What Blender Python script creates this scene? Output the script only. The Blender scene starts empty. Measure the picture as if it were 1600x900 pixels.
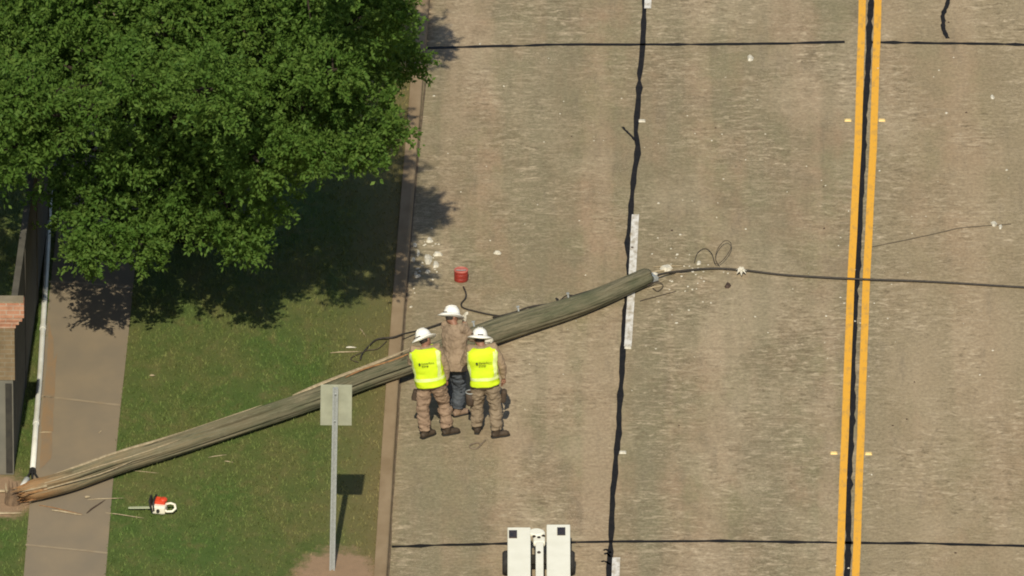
import bpy, bmesh, math, random
import numpy as np
from mathutils import Vector, Matrix, Euler, noise
R = math.radians
random.seed(7); rng = np.random.default_rng(7)
S = bpy.context.scene
COL = S.collection

# ------------------------------------------------------------------ camera
PITCH = R(25.0); DIST = 340.0; FPX = 34000.0
cam = bpy.data.cameras.new('camera'); co = bpy.data.objects.new('camera', cam); COL.objects.link(co)
co.location = (0, -DIST*math.cos(PITCH), DIST*math.sin(PITCH))
co.rotation_euler = (R(90)-PITCH, 0, 0)
cam.sensor_width = 36; cam.lens = 36*FPX/1600; cam.clip_start = 1; cam.clip_end = 3000
S.camera = co
# ------------------------------------------------------------------ sky, sun, exposure
SUN_EL = 43.0; SUN_AZ = 183.0       # azimuth clockwise from +Y: behind the camera, slightly left
w = bpy.data.worlds.new('World'); S.world = w; w.use_nodes = True
nt = w.node_tree; bg = nt.nodes['Background']
sk = nt.nodes.new('ShaderNodeTexSky'); sk.sky_type = 'NISHITA'; sk.sun_disc = False
sk.sun_elevation = R(SUN_EL); sk.sun_rotation = R(SUN_AZ)
nt.links.new(sk.outputs[0], bg.inputs[0]); bg.inputs[1].default_value = 0.095
sl = bpy.data.lights.new('sun', 'SUN'); sl.energy = 4.5; sl.angle = R(0.5); sl.color = (1, .945, .79)
so = bpy.data.objects.new('sun', sl); COL.objects.link(so)
sd = Vector((math.sin(R(SUN_AZ))*math.cos(R(SUN_EL)), math.cos(R(SUN_AZ))*math.cos(R(SUN_EL)), math.sin(R(SUN_EL))))
so.rotation_euler = sd.to_track_quat('Z', 'Y').to_euler(); so.location = sd*60
S.view_settings.view_transform = 'Standard'; S.view_settings.look = 'None'
S.view_settings.exposure = 0.0; S.view_settings.gamma = 1
S.render.resolution_x = 1024; S.render.resolution_y = 576
S.cycles.filter_width = 1.9

# ------------------------------------------------------------------ helpers
FW = Vector((0, math.cos(PITCH), -math.sin(PITCH))); UP = Vector((0, math.sin(PITCH), math.cos(PITCH)))
def G(px, py, z=0.0):
    d = FW + Vector((1, 0, 0))*((px-800)/FPX) + UP*((450-py)/FPX)
    t = (z-co.location.z)/d.z
    return co.location + d*t
def tag(o, label=None, cat=None, group=None, kind=None):
    if label: o['label'] = label
    if cat: o['category'] = cat
    if group: o['group'] = group
    if kind: o['kind'] = kind
    return o
def thing(name, label, cat, loc=(0, 0, 0), rz=0, group=None):
    o = bpy.data.objects.new(name, None); COL.objects.link(o)
    o.empty_display_size = .2
    o.location = loc; o.rotation_euler = (0, 0, rz)
    return tag(o, label, cat, group)
class MB:
    def __init__(s): s.v = []; s.f = []
    def add(s, v, f):
        n = len(s.v); s.v += [Vector(p) for p in v]; s.f += [tuple(i+n for i in q) for q in f]
    def box(s, c, d, rot=None):
        c = Vector(c); x, y, z = d[0]/2, d[1]/2, d[2]/2
        v = [Vector(p) for p in ((-x,-y,-z),(x,-y,-z),(x,y,-z),(-x,y,-z),(-x,-y,z),(x,-y,z),(x,y,z),(-x,y,z))]
        if rot is not None:
            m = rot if isinstance(rot, Matrix) else Euler(rot).to_matrix()
            v = [m @ p for p in v]
        s.add([p+c for p in v], [(3,2,1,0),(4,5,6,7),(0,1,5,4),(1,2,6,5),(2,3,7,6),(3,0,4,7)])
    def loft(s, rings, caps=True):
        n = len(rings[0]); v = [p for r in rings for p in r]; f = []
        for i in range(len(rings)-1):
            for j in range(n):
                k = (j+1) % n
                f.append((i*n+j, i*n+k, (i+1)*n+k, (i+1)*n+j))
        if caps:
            f.append(tuple(reversed(range(n)))); f.append(tuple((len(rings)-1)*n+j for j in range(n)))
        s.add(v, f)
    def tube(s, pts, rad, seg=8, caps=True, flat=1.0, rnd=True):
        pts = [Vector(p) for p in pts]
        if not hasattr(rad, '__len__'): rad = [rad]*len(pts)
        rings = []; u = None
        P = list(pts); Rr = list(rad)
        for i, p in enumerate(P):
            t = (P[min(i+1, len(P)-1)]-P[max(i-1, 0)]).normalized()
            if u is None:
                u = t.cross(Vector((0, 0, 1)))
                if u.length < .1: u = t.cross(Vector((0, 1, 0)))
            u = (u - t*u.dot(t)).normalized(); b = t.cross(u)
            rings.append([p+u*(math.cos(a)*Rr[i])+b*(math.sin(a)*Rr[i]*flat) for a in [2*math.pi*k/seg for k in range(seg)]])
        s.loft(rings, caps)
    def ball(s, c, r, n=10, m=None):
        c = Vector(c); r = Vector(r) if hasattr(r, '__len__') else Vector((r, r, r)); rings = []
        for i in range(n+1):
            th = math.pi*(0.02+0.96*i/n)
            ring = []
            for k in range(n*2):
                a = math.pi*k/n
                p = Vector((r.x*math.sin(th)*math.cos(a), r.y*math.sin(th)*math.sin(a), -r.z*math.cos(th)))
                ring.append(c + (m @ p if m else p))
            rings.append(ring)
        s.loft(rings)
    def lathe(s, prof, c=(0, 0, 0), seg=24, m=None, caps=True):
        c = Vector(c); rings = []
        for r, z in prof:
            ring = []
            for k in range(seg):
                a = 2*math.pi*k/seg; p = Vector((r*math.cos(a), r*math.sin(a), z))
                ring.append(c + (m @ p if m else p))
            rings.append(ring)
        s.loft(rings, caps)
    def mesh(s, name, off=None):
        me = bpy.data.meshes.new(name)
        o = Vector(off) if off is not None else Vector()
        me.from_pydata([p-o for p in s.v], [], s.f); me.update(); return me
    def build(s, name, mat, parent=None, smooth=False, bevel=0, world=True):
        """vertices are in world space; the object sits at its parent's origin or its own centre"""
        if parent is not None:
            me = s.mesh(name, parent.location if world else None); loc = (0, 0, 0)
        else:
            xs = [p.x for p in s.v]; ys = [p.y for p in s.v]; zs = [p.z for p in s.v]
            loc = Vector(((min(xs)+max(xs))/2, (min(ys)+max(ys))/2, min(zs))); me = s.mesh(name, loc)
        return link(name, me, mat, parent, loc, smooth, bevel)
def link(name, me, mat, parent=None, loc=(0, 0, 0), smooth=False, bevel=0):
    o = bpy.data.objects.new(name, me); COL.objects.link(o); o.location = loc
    if mat: me.materials.append(mat)
    if parent is not None: o.parent = parent
    if smooth:
        for p in me.polygons: p.use_smooth = True
    bm = bmesh.new(); bm.from_mesh(me); bmesh.ops.recalc_face_normals(bm, faces=bm.faces); bm.to_mesh(me); bm.free()
    if bevel:
        b = o.modifiers.new('bevel', 'BEVEL'); b.width = bevel; b.segments = 2; b.limit_method = 'ANGLE'
    return o
def remesh(mb, voxel, smooth=4, fold=0, fscale=12, fstretch=(1, 1, 1), seed=0):
    me = mb.mesh('tmp'); o = bpy.data.objects.new('tmp', me); COL.objects.link(o)
    bm = bmesh.new(); bm.from_mesh(me); bmesh.ops.recalc_face_normals(bm, faces=bm.faces); bm.to_mesh(me); bm.free()
    m = o.modifiers.new('r', 'REMESH'); m.mode = 'VOXEL'; m.voxel_size = voxel
    if smooth:
        k = o.modifiers.new('s', 'SMOOTH'); k.factor = .5; k.iterations = smooth
    dg = bpy.context.evaluated_depsgraph_get()
    out = bpy.data.meshes.new_from_object(o.evaluated_get(dg))
    bpy.data.objects.remove(o)
    if fold:
        for v in out.vertices:
            p = v.co; q = Vector((p.x*fstretch[0], p.y*fstretch[1], p.z*fstretch[2]))*fscale + Vector((seed, seed*2, 0))
            d = noise.noise(q)*.65 + noise.noise(q*2.3)*.35
            v.co = p + v.normal*(d*fold)
    return out

# ------------------------------------------------------------------ materials
def newmat(name):
    m = bpy.data.materials.new(name); m.use_nodes = True
    n = m.node_tree.nodes; return m, n, m.node_tree.links, n['Principled BSDF']
def coords(n, l, scale=(1, 1, 1), rot=(0, 0, 0), kind='Object', world=False):
    if world:
        g = n.new('ShaderNodeNewGeometry'); src = g.outputs['Position']
    else:
        t = n.new('ShaderNodeTexCoord'); src = t.outputs[kind]
    mp = n.new('ShaderNodeMapping'); mp.inputs['Scale'].default_value = scale; mp.inputs['Rotation'].default_value = rot
    l.new(src, mp.inputs[0]); return mp.outputs[0]
def nz(n, l, co_, scale, detail=4, rough=.55, dist=0):
    t = n.new('ShaderNodeTexNoise'); t.inputs['Scale'].default_value = scale; t.inputs['Detail'].default_value = detail
    t.inputs['Roughness'].default_value = rough; t.inputs['Distortion'].default_value = dist
    l.new(co_, t.inputs['Vector']); return t.outputs['Fac']
def rmp(n, l, f, a, b, c0=(0, 0, 0, 1), c1=(1, 1, 1, 1)):
    r = n.new('ShaderNodeValToRGB'); r.color_ramp.elements[0].position = a; r.color_ramp.elements[1].position = b
    r.color_ramp.elements[0].color = c0; r.color_ramp.elements[1].color = c1
    l.new(f, r.inputs[0]); return r.outputs[0]
def mix(n, l, f, a, b, mode='MIX'):
    m = n.new('ShaderNodeMix'); m.data_type = 'RGBA'; m.blend_type = mode
    for i, v in ((0, f), (6, a), (7, b)):
        if isinstance(v, (int, float)): m.inputs[i].default_value = v
        elif isinstance(v, tuple): m.inputs[i].default_value = (*v, 1) if len(v) == 3 else v
        else: l.new(v, m.inputs[i])
    return m.outputs[2]
def bump(n, l, h, b, strength=.3, dist=.01):
    k = n.new('ShaderNodeBump'); k.inputs['Strength'].default_value = strength; k.inputs['Distance'].default_value = dist
    l.new(h, k.inputs['Height']); l.new(k.outputs[0], b.inputs['Normal'])
def M(name, c1, c2=None, scale=20, rough=.7, metal=0, bmp=0, stretch=(1, 1, 1), lo=.35, hi=.65, bdist=.005, spec=.3):
    m, n, l, b = newmat(name)
    b.inputs['Roughness'].default_value = rough; b.inputs['Metallic'].default_value = metal
    b.inputs['Specular IOR Level'].default_value = spec
    if c2 is None: c2 = tuple(x*.8 for x in c1)
    f = nz(n, l, coords(n, l, stretch), scale)
    l.new(mix(n, l, rmp(n, l, f, lo, hi), c1, c2), b.inputs['Base Color'])
    if bmp: bump(n, l, f, b, bmp, bdist)
    return m

def mapr(n, l, f, a, b, c, d):
    m_ = n.new('ShaderNodeMapRange'); m_.inputs[1].default_value = a; m_.inputs[2].default_value = b; m_.inputs[3].default_value = c; m_.inputs[4].default_value = d
    l.new(f, m_.inputs[0]); return m_.outputs[0]
def road_material():
    m, n, l, b = newmat('road_concrete'); b.inputs['Roughness'].default_value = .9; b.inputs['Specular IOR Level'].default_value = .15
    a = R(1.7)
    c = coords(n, l, (1, 1, 1), (0, 0, a), world=True)
    W = lambda sx, sy: coords(n, l, (sx, sy, 1), (0, 0, a), world=True)
    big = nz(n, l, W(1, .42), 1.1, 4, .6)
    base = mix(n, l, rmp(n, l, big, .40, .60), (.32, .222, .135), (.25, .208, .116))
    pat = nz(n, l, W(.8, .5), 1.3, 5, .65, .4)
    base = mix(n, l, rmp(n, l, pat, .48, .66, (0, 0, 0, 1), (.85, .85, .85, 1)), base, (.20, .155, .094))
    # wheel tracks and the worn centre of each lane
    wv = n.new('ShaderNodeTexWave'); wv.wave_type = 'BANDS'; wv.bands_direction = 'X'; wv.inputs['Scale'].default_value = .176
    wv.inputs['Distortion'].default_value = .9; wv.inputs['Detail'].default_value = 3; wv.inputs['Phase Offset'].default_value = 1.2
    l.new(c, wv.inputs['Vector'])
    base = mix(n, l, rmp(n, l, wv.outputs['Fac'], .35, 1, (0, 0, 0, 1), (.38, .38, .38, 1)), base, (.19, .158, .095))
    # pale, bleached and ground-off areas
    pl_ = nz(n, l, W(1, .5), .42, 5, .62, .3)
    base = mix(n, l, rmp(n, l, pl_, .48, .62, (0, 0, 0, 1), (.75, .75, .75, 1)), base, (.40, .315, .205))
    # lengthwise bands left by traffic, tan against olive
    ba = nz(n, l, W(1.0, .03), 1.15, 3, .55)
    base = mix(n, l, rmp(n, l, ba, .38, .56, (.8, .8, .8, 1), (0, 0, 0, 1)), base, (.225, .192, .115))
    base = mix(n, l, rmp(n, l, ba, .52, .66, (0, 0, 0, 1), (.75, .75, .75, 1)), base, (.35, .26, .165))
    sx_ = n.new('ShaderNodeSeparateXYZ'); l.new(c, sx_.inputs[0])
    base = mix(n, l, mapr(n, l, sx_.outputs[0], 5.5, 5.75, 0, .42), base, (.33, .245, .145))
    # dark drips along the lane centres
    od = nz(n, l, W(4, .5), .9, 4, .7)
    base = mix(n, l, rmp(n, l, od, .56, .74, (0, 0, 0, 1), (.5, .5, .5, 1)), base, (.185, .15, .1))
    # transverse broom and grinding streaks, gathered in worn areas
    msk = nz(n, l, W(1, .45), .6, 5, .65, .4)
    st = nz(n, l, W(.7, 2.6), 3.0, 6, .72, .5)
    st2 = nz(n, l, W(1.0, 1.9), 5.0, 5, .7, .8)
    mk = rmp(n, l, msk, .40, .60, (.10, .10, .10, 1), (1, 1, 1, 1))
    def masked(f):
        q = n.new('ShaderNodeMath'); q.operation = 'MULTIPLY'; l.new(f, q.inputs[0]); l.new(mk, q.inputs[1]); return q.outputs[0]
    base = mix(n, l, masked(rmp(n, l, st, .51, .68, (0, 0, 0, 1), (.85, .85, .85, 1))), base, (.43, .335, .22))
    base = mix(n, l, masked(rmp(n, l, st2, .53, .70, (0, 0, 0, 1), (.95, .95, .95, 1))), base, (.54, .43, .29))
    base = mix(n, l, masked(rmp(n, l, st2, .34, .46, (.85, .85, .85, 1), (0, 0, 0, 1))), base, (.165, .125, .074))
    fine = nz(n, l, W(1, .8), 17, 5, .75)
    base = mix(n, l, .75, base, rmp(n, l, fine, .3, .7, (.32, .32, .32, 1), (.68, .68, .68, 1)), 'OVERLAY')
    # pale exposed aggregate
    ag = nz(n, l, coords(n, l, (1, .6, 1), world=True), 55, 2, .5)
    agm = nz(n, l, coords(n, l, world=True), .9, 3)
    mm = n.new('ShaderNodeMath'); mm.operation = 'MULTIPLY'
    l.new(rmp(n, l, ag, .62, .7), mm.inputs[0]); l.new(rmp(n, l, agm, .45, .65), mm.inputs[1])
    base = mix(n, l, mm.outputs[0], base, (.5, .41, .29))
    l.new(base, b.inputs['Base Color']); bump(n, l, fine, b, .35, .006)
    return m
ZG_ = .12
_a, _b = G(527, 905, ZG_), G(2, 775, ZG_)
SOILSPOTS = [(_a.x, _a.y, .62, 1.05), (_b.x, _b.y, .5, .8)]
def grass_material(name, blade=False):
    m, n, l, b = newmat(name); b.inputs['Roughness'].default_value = .8; b.inputs['Specular IOR Level'].default_value = .15
    p1 = nz(n, l, coords(n, l, (1, .5, 1), world=True), .75, 4, .6)
    p2 = nz(n, l, coords(n, l, (1, .6, 1), world=True), 4.5, 4, .65)
    k = 1.3 if blade else 1.0
    c = lambda r, g, bb: (r*k, g*k, bb*k)
    base = mix(n, l, rmp(n, l, p1, .36, .64), c(.070, .110, .025), c(.108, .114, .035))
    base = mix(n, l, rmp(n, l, p2, .5, .74, (0, 0, 0, 1), (.6, .6, .6, 1)), base, c(.15, .125, .05))
    base = mix(n, l, rmp(n, l, p2, .3, .46, (.4, .4, .4, 1), (0, 0, 0, 1)), base, c(.045, .075, .016))
    # thin, dry grass in the strip along the kerb
    sp = n.new('ShaderNodeSeparateXYZ'); g = n.new('ShaderNodeNewGeometry'); l.new(g.outputs['Position'], sp.inputs[0])
    ma = n.new('ShaderNodeMath'); ma.operation = 'MULTIPLY_ADD'; ma.inputs[1].default_value = -.035
    l.new(sp.outputs[1], ma.inputs[0]); l.new(sp.outputs[0], ma.inputs[2])
    ad = n.new('ShaderNodeMath'); ad.operation = 'MULTIPLY_ADD'; ad.inputs[1].default_value = .5
    l.new(p1, ad.inputs[0]); l.new(ma.outputs[0], ad.inputs[2])
    mr = n.new('ShaderNodeMapRange'); mr.inputs[1].default_value = -2.55; mr.inputs[2].default_value = -1.5
    l.new(ad.outputs[0], mr.inputs[0])
    mr.inputs[4].default_value = .85
    base = mix(n, l, mr.outputs[0], base, c(.17, .13, .055))
    # trodden bare soil
    for (qx, qy, rx, ry) in SOILSPOTS:
        gp = n.new('ShaderNodeNewGeometry'); vs = n.new('ShaderNodeVectorMath'); vs.operation = 'SUBTRACT'; vs.inputs[1].default_value = (qx, qy, ZG_)
        l.new(gp.outputs['Position'], vs.inputs[0]); vm = n.new('ShaderNodeVectorMath'); vm.operation = 'MULTIPLY'; vm.inputs[1].default_value = (1/rx, 1/ry, 0)
        l.new(vs.outputs[0], vm.inputs[0]); vl = n.new('ShaderNodeVectorMath'); vl.operation = 'LENGTH'; l.new(vm.outputs[0], vl.inputs[0])
        nn_ = nz(n, l, coords(n, l, world=True), 4.5, 5, .7)
        ad2 = n.new('ShaderNodeMath'); ad2.operation = 'MULTIPLY_ADD'; ad2.inputs[1].default_value = 1.1; l.new(nn_, ad2.inputs[0]); l.new(vl.outputs['Value'], ad2.inputs[2])
        base = mix(n, l, mapr(n, l, ad2.outputs[0], 1.35, 1.75, 1, 0), base, mix(n, l, nn_, (.35, .225, .135), (.22, .15, .09)))
    if blade:
        ri = n.new('ShaderNodeNewGeometry')
        base = mix(n, l, .5, base, rmp(n, l, ri.outputs['Random Per Island'], 0, 1, (.36, .36, .36, 1), (.64, .64, .6, 1)), 'OVERLAY')
    l.new(base, b.inputs['Base Color'])
    if not blade: bump(n, l, nz(n, l, coords(n, l, world=True), 30, 5, .7), b, .6, .02)
    return m
def wood_material():
    m, n, l, b = newmat('weathered_pole_wood'); b.inputs['Roughness'].default_value = .85; b.inputs['Specular IOR Level'].default_value = .2
    ang = math.atan2(G(900, 478).y-G(200, 719).y, G(900, 478).x-G(200, 719).x)
    c = coords(n, l, (.35, 7, 7), (0, 0, 0), kind='UV')
    def uv(sx, sy):
        t = n.new('ShaderNodeUVMap'); t.uv_map = 'grain'
        mp = n.new('ShaderNodeMapping'); mp.inputs['Scale'].default_value = (sx, sy, 1); l.new(t.outputs[0], mp.inputs[0]); return mp.outputs[0]
    g1 = nz(n, l, uv(.7, 11), 3.0, 6, .65, .3)
    g2 = nz(n, l, uv(.5, 1.2), 2.2, 4, .6)
    g3 = nz(n, l, uv(1.6, 40), 3.0, 4, .7)
    base = mix(n, l, rmp(n, l, g1, .35, .65), (.235, .20, .125), (.075, .07, .042))
    base = mix(n, l, rmp(n, l, g2, .4, .65, (0, 0, 0, 1), (.75, .75, .75, 1)), base, (.075, .085, .045))
    base = mix(n, l, rmp(n, l, g3, .6, .75, (0, 0, 0, 1), (.8, .8, .8, 1)), base, (.40, .34, .23))
    base = mix(n, l, rmp(n, l, g1, .30, .42, (.9, .9, .9, 1), (0, 0, 0, 1)), base, (.03, .024, .014))
    # paler splitting wood near the butt, darker treated wood near the tip
    t = n.new('ShaderNodeUVMap'); t.uv_map = 'grain'; sp = n.new('ShaderNodeSeparateXYZ'); l.new(t.outputs[0], sp.inputs[0])
    mr = n.new('ShaderNodeMapRange'); mr.inputs[1].default_value = 0; mr.inputs[2].default_value = 5.5; mr.inputs[3].default_value = .85; mr.inputs[4].default_value = 0
    l.new(sp.outputs[0], mr.inputs[0])
    mm = n.new('ShaderNodeMath'); mm.operation = 'MULTIPLY'; l.new(mr.outputs[0], mm.inputs[0]); l.new(rmp(n, l, g1, .42, .62), mm.inputs[1])
    base = mix(n, l, mm.outputs[0], base, (.34, .25, .14))
    mr2 = n.new('ShaderNodeMapRange'); mr2.inputs[1].default_value = 0.05; mr2.inputs[2].default_value = .95; mr2.inputs[3].default_value = .85; mr2.inputs[4].default_value = 0
    l.new(sp.outputs[0], mr2.inputs[0])
    mm2 = n.new('ShaderNodeMath'); mm2.operation = 'MULTIPLY'; l.new(mr2.outputs[0], mm2.inputs[0]); l.new(rmp(n, l, g2, .3, .6), mm2.inputs[1])
    base = mix(n, l, mm2.outputs[0], base, (.3, .13, .04))
    l.new(base, b.inputs['Base Color']); bump(n, l, g1, b, .6, .02)
    return m
def leaf_material():
    m = bpy.data.materials.new('oak_leaf'); m.use_nodes = True; n = m.node_tree.nodes; l = m.node_tree.links
    b = n['Principled BSDF']; b.inputs['Roughness'].default_value = .6; b.inputs['Specular IOR Level'].default_value = .12
    g = n.new('ShaderNodeNewGeometry')
    base = mix(n, l, g.outputs['Random Per Island'], (.062, .12, .022), (.145, .215, .042))
    p = nz(n, l, coords(n, l, world=True), 1.6, 3)
    base = mix(n, l, rmp(n, l, p, .35, .65, (0, 0, 0, 1), (.6, .6, .6, 1)), base, (.076, .155, .024))
    l.new(base, b.inputs['Base Color'])
    tr = n.new('ShaderNodeBsdfTranslucent'); l.new(mix(n, l, 0.5, base, (.16, .26, .012)), tr.inputs[0])
    ms = n.new('ShaderNodeMixShader'); ms.inputs[0].default_value = .38
    l.new(b.outputs[0], ms.inputs[1]); l.new(tr.outputs[0], ms.inputs[2]); l.new(ms.outputs[0], n['Material Output'].inputs[0])
    return m
def brick_material(name, c1, c2, mortar, scale=1.0):
    m, n, l, b = newmat(name); b.inputs['Roughness'].default_value = .9; b.inputs['Specular IOR Level'].default_value = .1
    t = n.new('ShaderNodeTexBrick'); t.inputs['Scale'].default_value = scale
    t.inputs['Brick Width'].default_value = .21; t.inputs['Row Height'].default_value = .075; t.inputs['Mortar Size'].default_value = .008
    t.inputs['Color1'].default_value = (*c1, 1); t.inputs['Color2'].default_value = (*c2, 1); t.inputs['Mortar'].default_value = (*mortar, 1)
    g = n.new('ShaderNodeNewGeometry'); sp = n.new('ShaderNodeSeparateXYZ'); l.new(g.outputs['Position'], sp.inputs[0])
    ad = n.new('ShaderNodeMath'); ad.operation = 'ADD'; l.new(sp.outputs[0], ad.inputs[0]); l.new(sp.outputs[1], ad.inputs[1])
    cb = n.new('ShaderNodeCombineXYZ'); l.new(ad.outputs[0], cb.inputs[0]); l.new(sp.outputs[2], cb.inputs[1]); l.new(cb.outputs[0], t.inputs['Vector'])
    f = nz(n, l, coords(n, l, world=True), 9, 4)
    l.new(mix(n, l, rmp(n, l, f, .4, .7, (0, 0, 0, 1), (.5, .5, .5, 1)), t.outputs['Color'], tuple(x*.6 for x in c1)), b.inputs['Base Color'])
    bump(n, l, t.outputs['Fac'], b, -.3, .01)
    return m
ROAD = road_material(); GRASS = grass_material('verge_turf'); BLADE = grass_material('grass_blades', True)
WOOD = wood_material(); LEAF = leaf_material()
WALK = M('sidewalk_concrete', (.215, .172, .118), (.26, .20, .128), 1.6, .9, 0, .3, (1, .6, 1), .35, .7, .004, .15)
KERB = M('kerb_concrete', (.31, .225, .135), (.23, .16, .09), 3.5, .9, 0, .3, (1, .5, 1), .3, .7, .004, .15)
TAR = M('joint_tar', (.006, .005, .004), (.016, .012, .009), 9, .7)
WHITEP = M('worn_white_paint', (.72, .68, .61), (.40, .34, .25), 11, .7, 0, 0, (1, .5, 1), .42, .66)
YELP = M('yellow_road_paint', (.78, .39, .04), (.50, .28, .07), 11, .75, 0, 0, (1, .35, 1), .5, .74)
SOIL = M('bare_soil', (.31, .20, .12), (.22, .145, .08), 4, .95, 0, .6, (1, .6, 1), .3, .7, .02, .1)
BRICK = brick_material('red_brick', (.38, .17, .10), (.45, .23, .14), (.40, .30, .22))
TANBRICK = brick_material('tan_brick', (.19, .135, .075), (.22, .155, .09), (.22, .18, .12))
STUCCO = M('grey_render', (.135, .125, .098), (.17, .155, .12), 3, .95, 0, .2)
WALLM = M('weathered_wall_panel', (.10, .09, .068), (.07, .062, .048), 4, .95, 0, .2)
DARK = M('dark_slot_shade_and_axle', (.03, .027, .022), (.045, .04, .03), 8, .8)  # dark colour painting the shade of the pier's gap; also on the axles
CAPSTONE = M('wall_coping', (.26, .21, .14), (.2, .16, .1), 5, .9, 0, .2)
PVC = M('white_pvc', (.72, .70, .62), (.60, .57, .48), 3, .45, spec=.4)
BLACKP = M('black_plastic', (.018, .017, .016), (.03, .028, .025), 12, .5)
STEEL = M('galvanised_steel', (.42, .43, .41), (.33, .34, .32), 30, .5, .35)
ALU = M('dull_aluminium', (.36, .36, .26), (.29, .29, .21), 6, .55, .1)
BARK = M('bark', (.055, .042, .03), (.03, .024, .017), 12, .95, 0, .8, (1, 1, .25), .35, .65, .03, .1)
STUMPW = M('old_stump_wood', (.20, .13, .075), (.10, .065, .04), 14, .9, 0, .6, (1, 1, .4), .35, .65, .02)
SPLINT = M('splintered_wood', (.36, .19, .075), (.20, .10, .045), 14, .85, 0, .5, (1, 1, 1), .35, .65, .01)
PALEWOOD = M('pale_split_wood', (.42, .335, .21), (.29, .22, .13), 16, .85, 0, .4)
CERAMIC = M('white_debris', (.66, .61, .50), (.48, .43, .33), 20, .7)
DARKDEB = M('dark_debris', (.05, .032, .022), (.08, .05, .035), 20, .8)
CABLE = M('black_cable', (.03, .025, .02), (.05, .04, .03), 20, .6)
COPPER = M('weathered_wire', (.10, .075, .05), (.06, .045, .03), 20, .6)
REDCAN = M('red_can_plastic', (.30, .035, .022), (.22, .03, .02), 10, .5)
REDLID = M('faded_red_lid', (.50, .16, .12), (.42, .11, .08), 10, .55)
ORANGE = M('orange_plastic', (.66, .07, .025), (.5, .05, .02), 12, .45)
CREAM = M('pale_saw_plastic', (.78, .72, .58), (.70, .63, .48), 14, .45)
BARSTEEL = M('saw_bar_steel', (.50, .52, .33), (.42, .44, .28), 14, .45, .2)
WHITEVEH = M('white_vehicle_paint', (.86, .82, .68), (.80, .76, .62), 3, .4, spec=.4)
TYRE = M('tyre_rubber', (.022, .02, .018), (.035, .032, .028), 14, .85)
VEST = M('fluorescent_vest', (.62, .78, .016), (.52, .66, .014), 5, .75, 0, .2)
REFL = M('pale_reflective_tape', (.72, .78, .34), (.62, .70, .22), 14, .5)
INK = M('black_print', (.02, .03, .012), (.03, .04, .015), 10, .7)
SHIRT = M('tan_work_shirt', (.30, .215, .135), (.22, .155, .098), 9, .9, 0, .3, lo=.3, hi=.7)
PALESHIRT = M('pale_tan_shirt', (.31, .225, .15), (.22, .155, .102), 9, .9, 0, .3, lo=.3, hi=.7)
TROUSB = M('faded_work_trousers', (.27, .205, .135), (.17, .125, .08), 8, .9, 0, .35, lo=.3, hi=.7)
TROUS = M('khaki_work_trousers', (.30, .205, .135), (.205, .135, .088), 10, .9, 0, .35, lo=.3, hi=.7)
JEANS = M('blue_jeans', (.088, .095, .105), (.055, .062, .072), 10, .9, 0, .3)
SKIN = M('skin', (.26, .13, .08), (.22, .105, .065), 14, .55)
HATM = M('white_hard_hat', (.86, .82, .74), (.80, .76, .68), 5, .4, spec=.4)
BOOT = M('dark_leather_boot', (.07, .048, .03), (.04, .028, .018), 14, .7)
TANBOOT = M('tan_leather_boot', (.27, .18, .12), (.2, .13, .085), 14, .7)
LEATHER = M('brown_tool_leather', (.075, .05, .032), (.05, .034, .022), 14, .75)
CANVAS = M('green_canvas', (.075, .075, .055), (.05, .052, .038), 14, .85)
HAIR = M('dark_hair', (.02, .015, .012), (.03, .022, .016), 30, .7)
AMBER = M('amber_marker', (.85, .62, .25), (.8, .55, .2), 30, .4)
DARKGLASS = M('dark_lamp_lens', (.02, .014, .01), (.05, .03, .02), 20, .25, spec=.5)

# ------------------------------------------------------------------ setting: ground, road, verge, sidewalk
def line(pts, z, lo=-2600, hi=3000):
    """pixel polyline (top to bottom) laid on the plane z and continued straight both ways"""
    P = [G(x, y, z) for x, y in pts]
    a = (P[0]-P[min(2, len(P)-1)]).normalized(); b = (P[-1]-P[max(-3, -len(P))]).normalized()
    return [P[0]+a*70] + P + [P[-1]+b*60]
def resample(P, n):
    d = [0]
    for i in range(1, len(P)): d.append(d[-1]+(P[i]-P[i-1]).length)
    out = []
    for k in range(n):
        t = d[-1]*k/(n-1); i = 0
        while i < len(d)-2 and d[i+1] < t: i += 1
        f = (t-d[i])/(d[i+1]-d[i]+1e-9); out.append(P[i].lerp(P[i+1], f))
    return out
def atY(P, y):
    for a, b in zip(P, P[1:]):
        if (a.y-y)*(b.y-y) <= 0 and a.y != b.y: return a.lerp(b, (y-a.y)/(b.y-a.y))
    return P[0] if abs(P[0].y-y) < abs(P[-1].y-y) else P[-1]
def strip(name, A, B, mat, z=None, kind='structure', ny=None):
    m = MB(); n = len(A)
    m.add([*A, *B], [(i, i+1, n+i+1, n+i) for i in range(n-1)])
    o = m.build(name, mat); tag(o, kind=kind); return o
ZG, ZK, ZW = .12, .15, .135
kerb_road = line([(672, 0), (656, 200), (637, 430), (621, 640), (607, 880)], 0)
lane_line = line([(1009, 0), (955, 880)], 0)
mid_line = line([(1360, 0), (1353, 230), (1342, 440), (1325, 890)], 0)
YS = [-80, -40, -20, -12, -9, -6, -3, 0, 3, 6, 9, 12, 20, 40, 80]
kr = [atY(kerb_road, y) for y in YS]
def off(P, dx, z): return [Vector((p.x+dx, p.y, z)) for p in P]
# big ground sheet
g = MB(); g.add([(-900, -700, -.06), (900, -700, -.06), (900, 900, -.06), (-900, 900, -.06)], [(0, 1, 2, 3)])
tag(g.build('ground', GRASS), kind='structure')
strip('road', off(kr, -.02, 0), off(kr, 13.6, 0), ROAD)
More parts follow.
